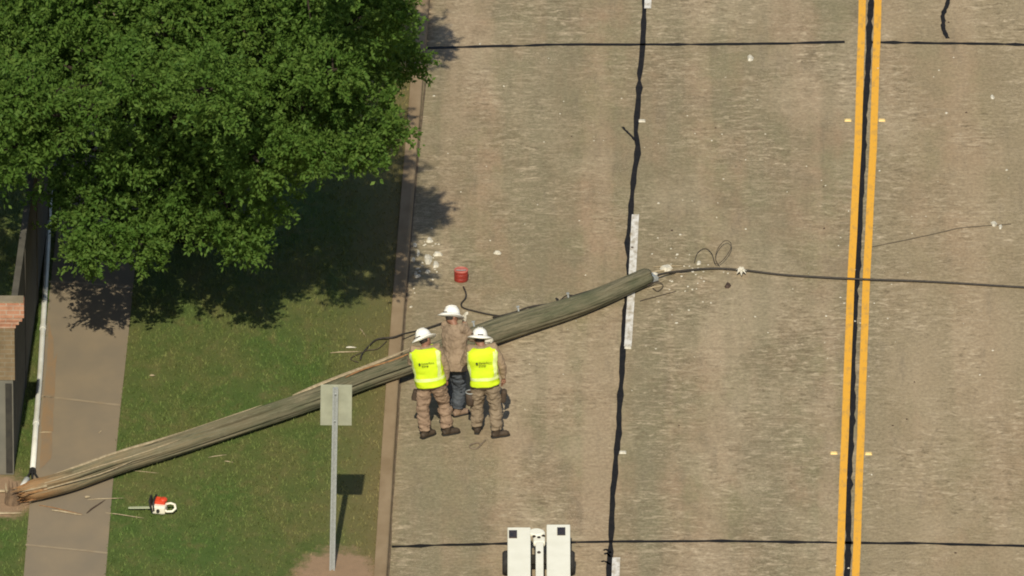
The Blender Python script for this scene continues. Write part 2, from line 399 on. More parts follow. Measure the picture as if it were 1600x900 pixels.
# kerb with rounded top edge
m = MB(); prof = [(-.20, .0), (-.20, .142), (-.192, .15), (-.045, .15), (-.018, .142), (-.004, .12), (0, -.03)]
kf = resample(kr, 160); rings = [[Vector((p.x+dx+.004*noise.noise(Vector((p.y*.7, 3, 0))), p.y, z)) for dx, z in prof] for p in kf]
n = len(prof); vv = [p for r in rings for p in r]
m.add(vv, [(i*n+j, i*n+j+1, (i+1)*n+j+1, (i+1)*n+j) for i in range(len(rings)-1) for j in range(n-1)])
tag(m.build('kerb', KERB, smooth=False), kind='structure')
# far side verge
strip('far_verge', off(kr, 13.6, .12), off(kr, 60, .12), GRASS)
# verge
strip('verge', off(kr, -60, ZG), off(kr, -.2, ZG), GRASS)
walk_r = line([(252, 0), (200, 530), (188, 640), (176, 760), (165, 900)], ZW)
walk_l = line([(122, 0), (87, 370), (75, 480), (60, 650), (47, 780), (37, 900)], ZW)
YW = [-60, -30, -15] + [-11+.5*k for k in range(50)] + [20, 40, 70]
wl = [atY(walk_l, y) for y in YW]; wr = [atY(walk_r, y) for y in YW]
m = MB(); n = len(wl)
A = [Vector((p.x, p.y, ZG-.03)) for p in wl]; B = [Vector((p.x, p.y, ZG-.03)) for p in wr]
m.add([*A, *wl, *wr, *B], [(k*n+i, k*n+i+1, (k+1)*n+i+1, (k+1)*n+i) for k in range(3) for i in range(n-1)])
tag(m.build('sidewalk', WALK), kind='structure')

def seam(name, pts, wpx, z=.004, jit=1.0, wj=.35, mat=TAR, sub=6, seed=0, horizontal=False):
    """a wandering tarred joint: a thin raised bead"""
    P = [G(x, y, z) for x, y in pts]; P = resample(P, max(8, len(P)*sub)); L = []; Rr = []
    for i, p in enumerate(P):
        t = (P[min(i+1, len(P)-1)]-P[max(i-1, 0)]).normalized(); u = Vector((-t.y, t.x, 0))
        s = noise.noise(Vector((i*.45, seed, 0)))*.012*jit + noise.noise(Vector((i*.13, seed+9, 0)))*.02*jit
        wd = wpx/200*(1+wj*noise.noise(Vector((i*.8, seed+3, 0)))*1.6)
        L.append(p+u*(s+wd)); Rr.append(p+u*(s-wd))
    m = MB(); n = len(P); m.add([*L, *Rr], [(i, i+1, n+i+1, n+i) for i in range(n-1)])
    return tag(m.build(name, mat), kind='structure')
lane_pts = [(1016, -120), (1008, 0), (1004, 70), (999, 130), (996, 172), (993, 200), (997, 232), (991, 270), (988, 300), (985, 345), (981, 385), (984, 425),
            (979, 462), (976, 500), (973, 540), (971, 600), (967, 640), (967, 680), (962, 712), (958, 760), (957, 820), (955, 850), (951, 900), (945, 1000)]
seam('lane_joint', lane_pts, 8.5, sub=4, seed=1, jit=1.5, wj=.6)
c_pts = [(1368, -120), (1361, 0), (1358, 70), (1353, 150), (1351, 180), (1349, 230), (1344, 330), (1341, 400), (1336, 470), (1333, 560), (1331, 650), (1327, 740), (1325, 850), (1323, 900), (1318, 1020)]
seam('centre_joint', c_pts, 9, sub=8, jit=.8, wj=.5, seed=5)
seam('slab_joint', [(668, 75), (760, 72), (900, 70), (1007, 69), (1150, 69), (1320, 66)], 9, seed=8, jit=1.3, wj=.6)
seam('slab_joint', [(1362, 66), (1450, 67), (1600, 70), (1760, 73)], 9, seed=11, jit=1.3, wj=.6)
seam('slab_joint', [(612, 854), (720, 851), (860, 848), (957, 846), (1100, 845), (1320, 848), (1450, 849), (1600, 853), (1800, 858)], 8, seed=14, jit=1.3, wj=.6)
seam('road_crack', [(1484, -40), (1482, 0), (1473, 25), (1474, 45), (1481, 60)], 7, seed=17)
seam('road_crack', [(972, 198), (982, 208), (993, 220)], 4, seed=18)
seam('road_crack', [(1350, 388), (1420, 374), (1500, 356), (1580, 350)], 3.0, seed=20, mat=M('faint_crack', (.13, .1, .06)))
seam('road_crack', [(1350, 437), (1450, 441), (1600, 450)], 2.5, seed=21, mat=bpy.data.materials['faint_crack'])
seam('gutter_line', [(668, 90), (655, 215), (638, 425), (622, 640), (608.5, 870), (600, 1000)], 3.2, seed=23, mat=M('gutter_dirt', (.10, .075, .045), (.17, .12, .075), 5), z=.005)
for k, (x, y) in enumerate([(948, 868), (944, 880), (947, 862)]):
    seam('road_crack', [(954, y+2), (x, y-4), (x-4, y-2)], 4, seed=30+k)
# sidewalk joints
WJ = M('sidewalk_joint', (.33, .26, .17), (.28, .21, .13), 4)
def wjoint(pts, s): seam('sidewalk_joint', pts, 6, z=ZW+.004, seed=s, mat=WJ, jit=.5)
wjoint([(40, 851), (90, 856), (168, 864)], 41); wjoint([(58, 618), (110, 624), (188, 633)], 42)
wjoint([(77, 440), (130, 442), (207, 450)], 43)
# stained patch along the sidewalk's left side, bare soil patches
def patch(name, px, z, mat, seed, rough=.25, n=40):
    P = [G(x, y, z) for x, y in px]; P = resample(P+[P[0]], n)[:-1]
    c = sum(P, Vector())/len(P)
    P = [c+(p-c)*(1+rough*noise.noise(Vector((i*.9, seed, 0)))) for i, p in enumerate(P)]
    m = MB(); m.add([c, *P], [(0, i+1, (i+1) % len(P)+1) for i in range(len(P))])
    return tag(m.build(name, mat), kind='structure')
RUST = M('rust_stain', (.27, .17, .085), (.23, .165, .10), 5, .9, 0, 0, (1, .4, 1))
patch('rust_stain', [(76, 500), (88, 560), (84, 640), (80, 720), (62, 738), (66, 640), (74, 560)], ZW+.004, RUST, 8, .3)
# lane markings
def mark(name, pts, wpx, mat, z=.008, hw=None):
    P = [G(x, y, z) for x, y in pts]; P = resample(P, max(6, len(pts)*6)); L = []; Q = []
    for i, p in enumerate(P):
        e = .004*noise.noise(Vector((i*1.3, wpx, len(pts))))
        L.append(p+Vector((-wpx/200+e, 0, 0))); Q.append(p+Vector((wpx/200+e, 0, 0)))
    m = MB(); n = len(P); m.add([*L, *Q], [(i, i+1, n+i+1, n+i) for i in range(n-1)])
    return tag(m.build(name, mat), kind='structure')
mark('lane_dash', [(1021, -190), (1016, -90), (1012, 13)], 11, WHITEP)
mark('lane_dash', [(993, 335), (987.5, 437), (981, 541)], 11.5, WHITEP)
mark('lane_dash', [(963, 871), (959, 960), (953, 1070)], 12, WHITEP)
mark('yellow_line', [(1352, -160), (1347.5, 0), (1340.5, 230), (1329.5, 440), (1312, 890), (1306, 1040)], 11.5, YELP)
mark('yellow_line', [(1377, -160), (1372, 0), (1364.5, 230), (1353.5, 440), (1337.5, 890), (1331, 1040)], 11.5, YELP)

# raised pavement markers
def marker(px, py, mat, label):
    p = G(px, py, .002); m = MB()
    a, b, h = .055, .05, .018
    m.add([p+Vector(q) for q in ((-a,-b,0),(a,-b,0),(a,b,0),(-a,b,0),(-a*.7,-b*.5,h),(a*.7,-b*.5,h),(a*.7,b*.5,h),(-a*.7,b*.5,h))],
          [(3,2,1,0),(4,5,6,7),(0,1,5,4),(1,2,6,5),(2,3,7,6),(3,0,4,7)])
    return tag(m.build('road_marker', mat), label, 'road marker', 'raised reflective road markers')
marker(1003, 189, CERAMIC, 'white raised road marker beside the cracked lane joint, far beyond the fallen pole')
marker(973, 707, CERAMIC, 'white raised road marker beside the lane joint, nearer than the end of the white dash')
marker(981, 543, CERAMIC, 'white raised road marker at the near end of the middle white dash')
marker(1325, 188, AMBER, 'yellow road marker left of the double yellow line, far beyond the loose cable')
marker(1378, 188, AMBER, 'yellow road marker right of the double yellow line, far beyond the loose cable')
marker(1303, 708, AMBER, 'yellow road marker left of the double yellow line, nearer than the loose cable')
marker(1357, 709, AMBER, 'yellow road marker right of the double yellow line, nearer than the loose cable')

# ------------------------------------------------------------------ wall with brick pier
p0 = G(22, 742, ZG)                     # right front foot of the pier
pier = thing('brick_pier', 'brick end pier with a wide red brick cap beside the sidewalk', 'pier', (p0.x-.35, p0.y+.3, ZG))
D_ = .17
m = MB(); m.box((p0.x-.55, p0.y+D_/2, ZG+.80), (1.1, D_, 1.6)); m.build('lower_shaft', STUCCO, pier, bevel=.008)
m = MB(); m.box((p0.x-.535, p0.y+D_/2, ZG+1.6+.445), (1.13, D_+.02, .88)); m.build('upper_shaft', TANBRICK, pier, bevel=.006)
m = MB()
for k in range(3): m.box((p0.x-.52+.02*k, p0.y+D_/2, ZG+2.515+k*.061), (1.14+.06*k, D_+.03+.02*k, .059))
m.build('corbel', BRICK, pier, bevel=.006)
m = MB(); m.box((p0.x-.46, p0.y+D_/2, ZG+2.668+.125), (1.28, D_+.09, .25)); m.build('brick_cap', BRICK, pier, bevel=.01)
m = MB(); m.box((p0.x-.46, p0.y+D_/2, ZG+2.918+.012), (1.26, D_+.07, .022)); m.build('cap_slab', CAPSTONE, pier, bevel=.006)
m = MB(); m.box((p0.x-.07, p0.y-.012, ZG+.80), (.10, .03, 1.5)); m.build('slot_shade_strip', DARK, pier)  # no real opening: dark strip on the face, gap shade put into its colour
tag(pier)
# wall running back from the pier
wb = [Vector((p0.x+.0, p0.y+.2, ZG)), Vector((p0.x+.36, p0.y+9.5, ZG)), Vector((p0.x+1.2, p0.y+30, ZG))]
wall = thing('boundary_wall', 'tall thin grey boundary wall running back from the brick pier under the tree', 'wall', wb[0])
m = MB(); th = .09; Hw = 2.35
W = resample(wb, 20)
m.loft([[p+Vector((-th, 0, -.1)), p+Vector((0, 0, -.1)), p+Vector((0, 0, Hw)), p+Vector((-th, 0, Hw))] for p in W]); m.build('wall_panel', WALLM, wall)
m = MB(); m.loft([[p+Vector((-th-.004, 0, Hw+.001)), p+Vector((.004, 0, Hw+.001)), p+Vector((.004, 0, Hw+.04)), p+Vector((-th-.004, 0, Hw+.04))] for p in W]); m.build('coping', WALLM, wall)
m = MB()
for k in range(1, 10):
    q = W[0].lerp(W[-1], k/10.0); m.box((q.x-th/2, q.y, ZG+Hw/2-.01), (th+.02, .1, Hw-.02))
m.build('pilaster', WALLM, wall)

# ------------------------------------------------------------------ tree
base = G(300, 372, ZG)
tree = thing('oak_tree', 'large leafy green oak overhanging the sidewalk, verge and kerb', 'tree', base)
def L3(px, py, h):                      # a point seen at this pixel at height h
    return G(px, py, h)
lobes = [(172,325,2.6,.78),(350,312,2.9,.80),(255,285,2.9,.85),(130,240,3.2,.75),(12,232,4.5,.60),(-60,200,3.2,.8),(420,215,4.0,.85),(300,180,4.2,.95),
 (478,172,4.9,.74),(560,150,5.0,.62),(598,74,5.25,.40),(605,5,6.9,.36),(560,30,6.7,.6),(520,60,6.0,.85),(400,70,5.6,1.0),(260,60,5.4,1.0),(120,110,4.6,.95),(20,90,4.4,.9),
 (0,-30,5.2,1.0),(150,-40,6.0,1.1),(320,-60,6.6,1.1),(480,-70,7.2,1.0),(560,-70,8.6,.6),(640,-92,3.5,.36),(610,-130,4.0,.5),(560,-190,5.5,.9),(400,-190,7.2,1.1),(200,-180,7.0,1.2),(40,-150,6.0,1.0),
 (450,120,3.6,.8),(220,380,2.3,.30),(140,392,2.3,.28),(380,372,2.5,.28),(330,-10,4.2,1.0),(150,30,3.6,1.0),(500,-10,4.4,.9),(250,-120,4.8,1.2),(560,235,4.6,.28),(505,238,4.7,.26),(630,100,4.9,.22),(-70,60,4.2,.9),(-20,168,5.3,.6),(28,150,5.5,.5),(330,140,6.2,.6),(210,120,6.0,.5),(90,180,4.9,.45),(400,250,4.2,.4),(200,240,3.9,.4),(520,110,6.2,.45),(600,205,4.9,.26)]
m = MB()
m.tube([base+Vector((0,0,-.1)), base+Vector((.03,.0,.5)), base+Vector((.0,.05,1.3)), base+Vector((.05,.12,2.1)), base+Vector((.02,.2,3.6))], [.30,.23,.20,.19,.15], 12)
fork = base+Vector((.05,.12,2.0))
for i, (px, py, h, r) in enumerate(lobes):
    if r < .4 and i % 2: continue
    c = L3(px, py, h); d = c-fork
    mid = fork+d*.5+Vector((random.uniform(-.2,.2), random.uniform(-.2,.2), .25+.1*random.random()))
    q = fork+d*.25+Vector((0,0,.12))
    rr = .04+.03*min(1, r)
    m.tube([fork, q, mid, c, c+d.normalized()*r*.6], [rr*1.5, rr*1.25, rr, rr*.6, .012], 7)
    for k in range(5):
        e = Vector((random.gauss(0,1), random.gauss(0,1), random.gauss(0,.8))).normalized()*r*.85
        s = mid.lerp(c, random.uniform(.4, 1)); m.tube([s, s+e*.5+Vector((0,0,.05)), s+e], [rr*.4, rr*.28, .008], 5)
m.build('trunk', BARK, tree, smooth=True)
def leaves(lobes):
    C = []; 
    for (px, py, h, r) in lobes:
        c = np.array(L3(px, py, h)); n = int(390*r*r+40)
        d = rng.normal(size=(n, 3)); d /= np.linalg.norm(d, axis=1)[:, None]
        rad = r*(.35+.70*rng.random(n)**.55)
        lump = np.array([noise.noise(Vector(c+dd*1.0)*2.6+Vector((5, 0, 0))) for dd in d*r])
        rad = rad*(1+.45*lump)*(1+.30*rng.random(n)**5)
        C.append(np.concatenate([c+d*rad[:, None]*np.array([1, 1, .82]), d], axis=1))
    C = np.concatenate(C); n = len(C); k = 24
    tw = C[:, 3:]*.9+rng.normal(size=(n, 3))*.6; tw[:, 2] -= .12; tw /= np.linalg.norm(tw, axis=1)[:, None]; tl_ = .16+.26*rng.random(n)
    cen = np.repeat(C[:, :3], k, axis=0); N = n*k; tw = np.repeat(tw, k, axis=0); tl_ = np.repeat(tl_, k)
    t_ = rng.random(N)
    ax = rng.normal(size=(N, 3))*.75+tw*.7; ax /= np.linalg.norm(ax, axis=1)[:, None]
    ref = rng.normal(size=(N, 3)); side = np.cross(ax, ref); side /= np.linalg.norm(side, axis=1)[:, None]
    Lg = (.055+.05*rng.random(N))[:, None]; Wd = Lg*(.20+.1*rng.random(N))[:, None]
    st = cen + tw*(tl_*t_)[:, None] + rng.normal(size=(N, 3))*.022
    up = np.cross(side, ax)
    v = np.stack([st, st+ax*Lg*.45+side*Wd+up*Lg*.06, st+ax*Lg, st+ax*Lg*.45-side*Wd+up*Lg*.06], axis=1).reshape(-1, 3)
    return v, N
v, N = leaves(lobes)
me = bpy.data.meshes.new('crown'); v = v-np.array(base)
me.vertices.add(len(v)); me.vertices.foreach_set('co', v.astype(np.float32).ravel())
me.loops.add(N*4); me.loops.foreach_set('vertex_index', np.arange(N*4, dtype=np.int32))
me.polygons.add(N); me.polygons.foreach_set('loop_start', np.arange(0, N*4, 4, dtype=np.int32)); me.polygons.foreach_set('loop_total', np.full(N, 4, dtype=np.int32))
me.update(calc_edges=True); me.validate()
crown = bpy.data.objects.new('crown', me); COL.objects.link(crown); me.materials.append(LEAF); crown.parent = tree

# ------------------------------------------------------------------ grass blades
def blades(n):
    y = rng.uniform(-13, 15, n); x = rng.uniform(-9.5, -1.6, n)
    krx = np.interp(y, [p.y for p in kr], [p.x for p in kr]); wlx = np.interp(y, [p.y for p in wl], [p.x for p in wl]); wrx = np.interp(y, [p.y for p in wr], [p.x for p in wr])
    ok = (x < krx-.19) & ((x > wrx-.015) | (x < wlx+.015))
    s1 = G(525, 900, ZG); s2 = G(0, 772, ZG)
    ok &= ~((((x-s1.x)/.62)**2+((y-s1.y)/1.05)**2) < rng.uniform(.5, 1.25, n))
    ok &= ~((((x-s2.x)/.5)**2+((y-s2.y)/.8)**2) < rng.uniform(.6, 1.2, n))
    # thinner, patchy cover near the kerb
    pn = np.array([noise.noise(Vector((a*.9, b*.45, 1))) for a, b in zip(x, y)])
    ok &= rng.random(n) < np.clip(.75+.6*pn, .25, 1)*np.where(x > krx-.9, .55, 1)
    x = x[ok]; y = y[ok]; N = len(x)
    hh = (.02+.035*rng.random(N))*np.where(rng.random(N) < .03, 1.6, 1); a = rng.uniform(0, 2*np.pi, N); b = rng.uniform(0, 2*np.pi, N)
    wd = .006+.006*rng.random(N); ln = hh*rng.uniform(.2, 1.0, N)
    v = np.zeros((N, 3, 3))
    v[:, 0] = np.stack([x-np.cos(a)*wd, y-np.sin(a)*wd, np.full(N, ZG-.002)], 1)
    v[:, 1] = np.stack([x+np.cos(a)*wd, y+np.sin(a)*wd, np.full(N, ZG-.002)], 1)
    v[:, 2] = np.stack([x+np.cos(b)*ln, y+np.sin(b)*ln, ZG+hh], 1)
    return v.reshape(-1, 3), N
v, N = blades(150000)
me = bpy.data.meshes.new('grass'); me.vertices.add(N*3); me.vertices.foreach_set('co', v.astype(np.float32).ravel())
me.loops.add(N*3); me.loops.foreach_set('vertex_index', np.arange(N*3, dtype=np.int32))
me.polygons.add(N); me.polygons.foreach_set('loop_start', np.arange(0, N*3, 3, dtype=np.int32)); me.polygons.foreach_set('loop_total', np.full(N, 3, dtype=np.int32))
me.update(calc_edges=True); go = bpy.data.objects.new('grass', me); COL.objects.link(go); me.materials.append(BLADE)
tag(go, 'short patchy green grass covering the verge between kerb and sidewalk', 'grass', kind='stuff')

# ------------------------------------------------------------------ fallen utility pole
PP = [(38,769,.33,.165),(100,755,.32,.165),(200,719,.31,.163),(257,702,.31,.163),(399,655,.31,.163),(505,619,.31,.163),(560,595,.31,.165),(620,575,.31,.17),
      (700,546,.27,.185),(780,515,.23,.195),(830,500,.21,.185),(880,485,.19,.172),(925,470,.175,.16),(970,450,.165,.15),(1000,437,.155,.142),(1012,431.5,.15,.138)]
pc = [G(a, b, z) for a, b, z, r in PP]; prr = [r for *_, r in PP]
dl = [0]
for i in range(1, len(pc)): dl.append(dl[-1]+(pc[i]-pc[i-1]).length)
NR = 260; SEG = 72
ts = np.linspace(0, dl[-1], NR)
cx = np.interp(ts, dl, [p.x for p in pc]); cy = np.interp(ts, dl, [p.y for p in pc]); cz = np.interp(ts, dl, [p.z for p in pc]); cr = np.interp(ts, dl, prr)
def sm(a, k=9):
    p = np.pad(a, k, mode='reflect', reflect_type='odd'); return np.convolve(p, np.ones(2*k+1)/(2*k+1), 'same')[k:-k]
cx, cy, cz, cr = sm(cx), sm(cy), sm(cz), sm(cr)
AX = [Vector((cx[i], cy[i], cz[i])) for i in range(NR)]
def frame(i):
    t = (AX[min(i+1, NR-1)]-AX[max(i-1, 0)]).normalized(); u = t.cross(Vector((0, 0, 1))).normalized(); return t, u, u.cross(t)
def pole_pt(s, a, k=1.0):               # s metres along, angle a (0 = camera side, 90 deg = up)
    i = int(round(s/dl[-1]*(NR-1))); i = max(0, min(NR-1, i)); t, u, b = frame(i)
    return AX[i]+u*(math.cos(a)*cr[i]*k)+b*(math.sin(a)*cr[i]*k)
pole = thing('utility_pole', 'broken weathered wooden utility pole fallen across sidewalk, verge and road', 'utility pole', G(520, 611, ZG))
rings = []; uvr = []
for i in range(NR):
    t, u, b = frame(i); s = ts[i]; ring = []
    for j in range(SEG):
        a = 2*math.pi*j/SEG
        r = cr[i]*(1+.06*noise.noise(Vector((s*.7, math.cos(a)*1.4, math.sin(a)*1.4))))
        # drying checks: long grooves, deeper towards the butt
        gq = noise.noise(Vector((s*.35+4, math.cos(a)*5.5, math.sin(a)*5.5)))
        dp = max(0, gq-.12)*.16*(1.0 if s < 7.5 else .4)
        gq2 = noise.noise(Vector((s*.22+40, math.cos(a)*11, math.sin(a)*11)))
        dp += max(0, gq2-.15)*.09*(1.0 if s < 8 else .5)
        # the one long split on top
        da = abs(a-(1.75-.03*s)); wsp = .10+.03*math.sin(s*2)
        if .2 < s < 7.6 and da < wsp: dp += .075*(1-da/wsp)**.7*min(1, (s-.2)/1.2)*min(1, (7.6-s)/.6)
        r -= dp
        sh = 0
        if i < 5: r *= [.55, .78, .9, .96, .99][i]
        if i == 0: sh = -.18*abs(noise.noise(Vector((math.cos(a)*3, math.sin(a)*3, 7))))*2
        if i == NR-1: r *= .93
        ring.append(AX[i]+u*(math.cos(a)*r)+b*(math.sin(a)*r)+t*sh)
    rings.append(ring)
m = MB(); m.loft(rings); me = m.mesh('shaft', pole.location); shaft = link('shaft', me, WOOD, pole, (0,0,0), smooth=False)
uvl = me.uv_layers.new(name='grain')
for poly in me.polygons:
    idx = [me.loops[k].vertex_index for k in poly.loop_indices]
    js = [q % SEG for q in idx]; wrap = max(js)-min(js) > SEG/2
    for k, q in zip(poly.loop_indices, idx):
        j = q % SEG; j = j+SEG if (wrap and j < SEG/2) else j
        uvl.data[k].uv = (ts[q//SEG], j/SEG*1.05)
    poly.use_smooth = len(idx) == 4
# splinters at the butt
t0, u0, b0 = frame(2)
for k in range(26):
    a = random.uniform(0, 6.28); rr = .155*math.sqrt(random.random())
    s = AX[4]+u0*math.cos(a)*rr+b0*math.sin(a)*rr; e = s-t0*random.uniform(.1, .42)+Vector((random.uniform(-.03,.03), random.uniform(-.05,.05), random.uniform(-.05,.03)))
    m = MB(); m.tube([s+t0*.12, s.lerp(e, .5), e], [random.uniform(.018,.035), random.uniform(.012,.024), .003], 5, flat=.6); m.build('splinter', SPLINT if k % 4 else PALEWOOD, pole)
# long strip peeled off above the split
def peel(s0, s1, a0, k0, k1, wv, mat):
    pts = []
    for q in range(9):
        f = q/8; s = s0+(s1-s0)*f; p = pole_pt(s, a0, 1.0+k0+(k1-k0)*f)+Vector((0, 0, .015*math.sin(f*7))); pts.append(p)
    m = MB(); m.tube(pts, [.01]+[wv]*6+[wv*.7, .004], 6, flat=.45); m.build('peeled_strip', mat, pole)
peel(5.2, 7.6, 1.95, .02, .22, .038, PALEWOOD); peel(0.6, 4.6, 2.1, .0, .03, .03, PALEWOOD); peel(6.2, 7.7, 1.5, .01, .08, .022, SPLINT)
peel(.3, 2.9, .9, .0, .02, .018, PALEWOOD); peel(.2, 1.9, .3, .01, .02, .016, PALEWOOD)
# through-bolts and brackets
for s, a in ((9.0, 1.9), (9.9, 1.9), (10.9, 1.8)):
    p = pole_pt(s, a, 1.0); q = pole_pt(s, a, 1.35); m = MB(); m.tube([p, q], .014, 8); m.tube([q, q+(q-p).normalized()*.02], .028, 6); m.build('bolt', STEEL, pole)
p = pole_pt(8.55, 1.9, 1.0); m = MB(); m.box(p+Vector((0, .02, .03)), (.16, .09, .07), (0, .2, .8)); m.build('bracket', CERAMIC, pole, bevel=.008)
# end hardware at the tip
tp = AX[-1]; tt, tu, tb = frame(NR-1)
m = MB(); m.box(tp+tt*.06+Vector((.02,-.10,-.04)), (.26, .05, .06), (0, .1, .75)); m.box(tp+tt*.10+Vector((.0,-.05,0)), (.12, .12, .05), (.2, .3, .6)); m.build('bracket', STEEL, pole, bevel=.006)
m = MB(); m.lathe([(.02, 0), (.05, .01), (.05, .03), (.03, .035), (.05, .05), (.05, .07), (.02, .085)], tp+tt*.16+Vector((0,-.03,-.06)), 14); m.build('insulator', CERAMIC, pole, smooth=True)

# broken stump and shards at the butt
st = G(20, 786, ZG); m = MB(); rg = []
for z, r in ((-.1, .13), (.06, .125), (.14, .105)):
    rg.append([st+Vector((math.cos(2*math.pi*k/20)*r, math.sin(2*math.pi*k/20)*r, z+(.10*abs(noise.noise(Vector((k*.9, 2, 1))))*2 if z > .1 else 0))) for k in range(20)])
m.loft(rg); stump = thing('pole_stump', 'short splintered stump of the snapped pole in bare soil', 'stump', st); m.build('stub', STUMPW, stump)
for k in range(9):
    a = k*.7; q = st+Vector((math.cos(a)*.1, math.sin(a)*.1, .12)); m = MB(); m.tube([q, q+Vector((random.uniform(-.04,.04), random.uniform(-.04,.04), random.uniform(.10,.28)))], [.025, .004], 5, flat=.5); m.build('splinter', PALEWOOD if k % 4 == 0 else STUMPW, stump)
def shard(px, py, ln, ang, wd, mat, label, cat='wood shard', z=ZG, name='wood_shard', group=None, hgt=None):
    c = G(px, py, z); d = Vector((math.cos(ang), math.sin(ang), 0)); hgt = hgt or wd*.6
    m = MB(); pts = [c-d*ln/2+Vector((0,0,hgt)), c-d*ln*.2+Vector((0,0,hgt*1.2))+Vector((-d.y, d.x, 0))*ln*.02, c+d*ln*.25+Vector((0,0,hgt)), c+d*ln/2+Vector((0,0,hgt*.8))]
    m.tube(pts, [wd*.5, wd, wd*.8, wd*.2], 6, flat=.6)
    return tag(m.build(name, mat), label, cat, group)
shard(3, 770, .5, .05, .04, PALEWOOD, 'pale broken board on bare soil at the left edge, behind the stump')
shard(6, 804, .55, .1, .03, PALEWOOD, 'thin pale shard on the soil edge in front of the stump')
shard(105, 802, .5, -.35, .022, PALEWOOD, 'pale split stick lying on the sidewalk in front of the pole', z=ZW)
shard(95, 797, .75, -.45, .012, SPLINT, 'thin reddish splinter on the sidewalk in front of the pole', z=ZW)
shard(150, 792, .55, 1.05, .016, DARKDEB, 'dark twig on the right side of the sidewalk in front of the pole', 'twig', ZW, 'twig')
shard(165, 780, .55, .12, .012, PALEWOOD, 'thin straw-coloured twig across the sidewalk edge below the pole', 'twig', ZW, 'twig')
shard(195, 806, .62, -.3, .011, PALEWOOD, 'long pale twig from sidewalk edge onto the grass near the chainsaw', 'twig', ZW, 'twig')
shard(137, 778, .09, .4, .03, PALEWOOD, 'small pale wood chip on the sidewalk just in front of the pole', 'wood chip', ZW, 'wood_chip')
shard(540, 551, .48, .12, .016, PALEWOOD, 'long pale stick on the grass behind the pole', 'twig', ZG, 'twig')
shard(549, 544, .16, .0, .022, CERAMIC, 'short white stick on the grass behind the pole', 'wood chip', ZG, 'wood_chip')
shard(567, 520, .3, -1.25, .010, PALEWOOD, 'thin pale blade-like twig on the grass left of the kerb', 'twig', ZG, 'twig')
shard(340, 713, .3, .35, .010, PALEWOOD, 'thin straw twig on the grass right in front of the pole', 'twig', ZG, 'twig')
shard(228, 738, .4, -.2, .009, PALEWOOD, 'pale twig on the grass between the pole and the chainsaw', 'twig', ZG, 'twig')
shard(358, 722, .15, -.3, .012, PALEWOOD, 'short pale wood chip on the grass in front of the pole', 'wood chip', ZG, 'wood_chip')
shard(238, 588, .08, 0, .025, PALEWOOD, 'small pale chip alone on the grass right of the sidewalk', 'wood chip', ZG, 'wood_chip')
shard(157, 675, .12, 1.2, .012, PALEWOOD, 'small pale chip on the sidewalk behind the pole', 'wood chip', ZW, 'wood_chip')
shard(72, 676, .2, .1, .012, PALEWOOD, 'thin tan splinter on the stained edge of the sidewalk behind the pole', 'wood shard', ZW)

# white conduit lying along the wall
pipe = thing('conduit_pipe', 'long white plastic conduit lying along the left edge of the sidewalk', 'pipe', G(60, 600, ZG))
pp = [G(x, y, ZG+.06) for x, y in [(80, 250), (74.5, 380), (69, 480), (63, 580), (56.5, 660), (51, 735)]]
m = MB(); m.tube(pp, .043, 14, caps=True); m.build('tube', PVC, pipe, smooth=True)
for x, y in ((56.5, 660), (67, 512)):
    c = G(x, y, ZG+.06); d = (pp[3]-pp[5]).normalized(); m = MB(); m.tube([c-d*.06, c+d*.06], .050, 14); m.build('coupling', PVC, pipe, smooth=False)
d = (pp[-1]-pp[-2]).normalized(); m = MB(); m.tube([pp[-1]-d*.01, pp[-1]+d*.03], [.054, .054], 14); m.build('black_collar', BLACKP, pipe)
for k in range(3):
    q = pp[-1]+Vector((-.03+.03*k, 0, 0)); m = MB(); m.tube([q, q+d*.12+Vector((0, 0, .03)), q+d*.24+Vector((.06*(k-1), 0, -.02))], .016, 6); m.build('cable_end', BLACKP, pipe)
c = G(36, 760, ZG+.16); m = MB(); dd = Vector((.09, .27, .06)); m.tube([c-dd*.6, c+dd*.65], [.05, .05], 14)
tag(m.build('conduit_piece', PVC, smooth=True), 'short broken piece of white conduit at the splintered butt of the pole', 'pipe')

# ------------------------------------------------------------------ sign
sb = G(519, 890, ZG); sign = thing('road_sign', 'plain back of a rectangular road sign on a steel post in the verge', 'sign', sb)
lean = Vector((.02, .01, 1)).normalized()
m = MB(); top = sb+lean*3.06
def postring(p, a): return [p+Vector(q) for q in ((-a,-a*.8,0),(-a*.35,-a*.8,0),(-a*.35,-a*.1,0),(a*.35,-a*.1,0),(a*.35,-a*.8,0),(a,-a*.8,0),(a,a*.0,0),(a*.55,a*.8,0),(-a*.55,a*.8,0),(-a,0,0))]
m.loft([postring(sb+lean*h, .042) for h in (-.1, 1, 2, 3.04)]); m.build('post', STEEL, sign)
pc_ = sb+lean*2.73+Vector((.015, .05, 0)); m = MB(); m.box(pc_, (.475, .006, .68), (0, .012, 0))
pl = m.build('plate', ALU, sign, bevel=.002)
for h in (2.5, 2.95):
    q = sb+lean*h+Vector((0,-.02,0)); m = MB(); m.lathe([(.016, 0), (.016, .012), (.008, .016)], q, 8, Matrix.Rotation(R(90), 3, 'X')); m.build('bolt', STEEL, sign)

